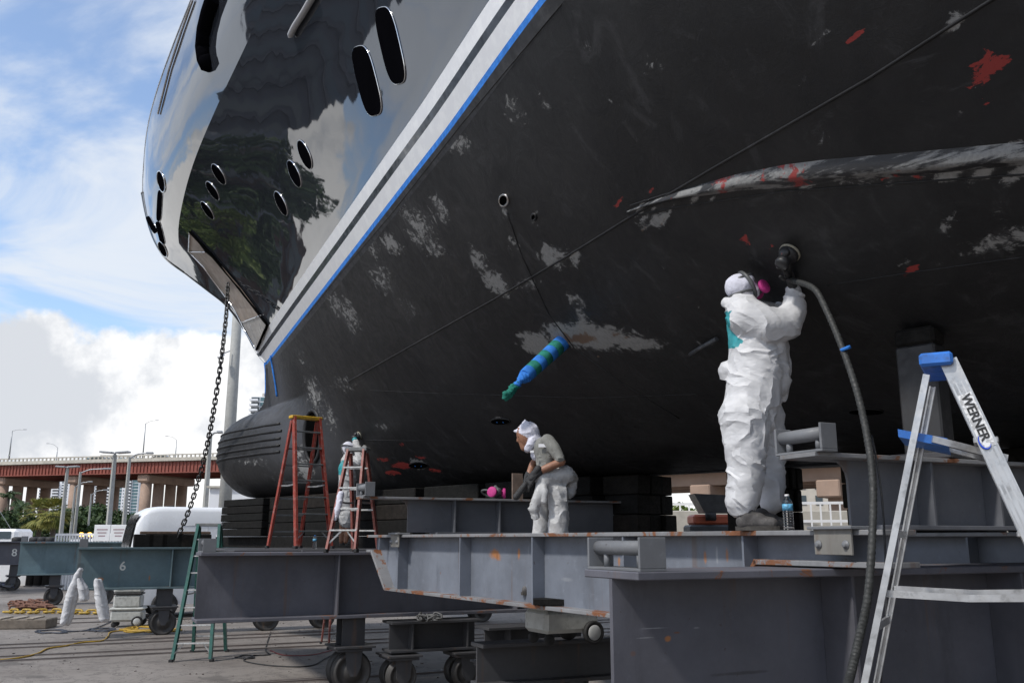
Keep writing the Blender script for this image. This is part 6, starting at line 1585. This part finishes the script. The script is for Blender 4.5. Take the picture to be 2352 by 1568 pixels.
# orange machine in the gap
q = gp_(1632, 24); mc = thing('compact_machine', 'orange machine with a black raised hood in the daylight gap', 'machine', q)
zb_ = at(1632, 1205, 24).z - GZ
MB().box((.2, 0, zb_ - .4), (1.6, 1.0, .8), bev=.05).build('skip', pm('grey_bin', (.06, .065, .07), .6, .1), mc)
MB().box((.15, 0, zb_ + .13), (1.3, .9, .25), bev=.05).build('body', pm('orange_paint', (.50, .12, .06), .5, .1), mc)
MB().prism([(-.35, .2), (-.6, .68), (.7, .62), (.8, .2)], ((.15, -.4, zb_ + .1), (1, 0, 0), (0, 0, 1), (0, 1, 0)), .8).build('hood', pm('dark_hood', (.07, .07, .07), .4, .2), mc)
MB().lathe([(.1, 0), (.1, .25)], (-.2, -.5, zb_ + .2), (1, 0, 0), 12).build('knob', M_BLACK, mc)
for x in (-.4, .8): MB().lathe([(.25, -.1), (.25, .1)], (x, -.45, .25), (0, 1, 0), 16).build('wheel', M_BLACK, mc)
# white shed behind the mast
q = at(556, 1165, 58); sd = thing('white_shed', 'plain white shed wall behind the thick mast and the bow', 'building', (q.x, 58, GZ))
MB().box((0, 3, 2.6), (4.2, 6, 5.2)).build('wall', M_WALLW, sd); MB().box((0, 3, 5.26), (4.5, 6.4, .12)).build('roof', M_CONC2, sd); MB().box((-.5, -.03, 1.2), (1.0, .05, 2.2)).build('door', M_METAL, sd)
# ------------------------------------------------------------------ unseen stand-in blocks and trees, added for the glossy topsides to mirror
M_SHED = pm('dark_cladding', (.055, .06, .072), .5, .3, .3); M_BAND = pm('pale_band', (.075, .075, .08), .6, .2, .4)
def polar(az, d): return Vector((-4.5 + d * math.sin(R(az)), 15 + d * math.cos(R(az)), GZ))
def block(label, az, d, w_, h_, tiers, name='stand_in_block', mat=None):
    p = polar(az, d); o = thing(name, label, 'building', p, -R(az), 'stand-in buildings left of the yard, mirrored in the topsides')
    for i, (x, ww, hh, dd) in enumerate(tiers):
        MB().box((x, dd / 2, hh / 2), (ww, dd, hh)).build('wall', mat or M_SHED, o)
        z = 3.2
        while z < hh - 1:
            MB().box((x, -.35, z), (ww * .98, .8, .35)).build('balcony', M_BAND, o); MB().box((x, -.04, z + 1.3), (ww * .9, .1, 1.4)).build('window_band', M_WIN, o); z += 3.6
    return o
block('stand-in dark stepped block with balconies left of the yard, mirrored in the topsides', -64.5, 75, 30, 34, ((-7, 18, 34, 14), (6, 9, 41, 16), (13, 6, 30, 12)))
block('stand-in long grey boat shed left of the yard, mirrored in the topsides', -48.5, 60, 16, 13, ((0, 9, 15.0, 10),), 'stand_in_shed', pm('blue_grey_cladding', (.12, .135, .155), .5, .1, .3))
for i, (az, d, h_, r_) in enumerate(((-49, 29, 11.5, 2.4),)): tree('single stand-in green tree just left of the yard, mirrored in the topsides', polar(az, d), h_, r_, False, None, i)
block('stand-in brown brick block far left of the yard, mirrored low in the topsides', -38.6, 150, 26, 26, ((-6, 18, 24, 10), (10, 16, 19, 10)), 'stand_in_brick_block', pm('brown_brick', (.09, .055, .04), .8, .3, .3))
for i, (az, d, h_, r_) in enumerate(((-41.5, 100, 14, 4.6), (-44, 112, 18, 5.2), (-46.5, 104, 13, 4.6), (-39.5, 125, 16, 5.0))): tree(('nearest', 'tallest', 'leftmost', 'farthest')[i] + ' of the big stand-in trees before the brown block, mirrored in the topsides', polar(az, d), h_, r_, i % 2 == 0, 'big stand-in trees mirrored in the topsides', i)
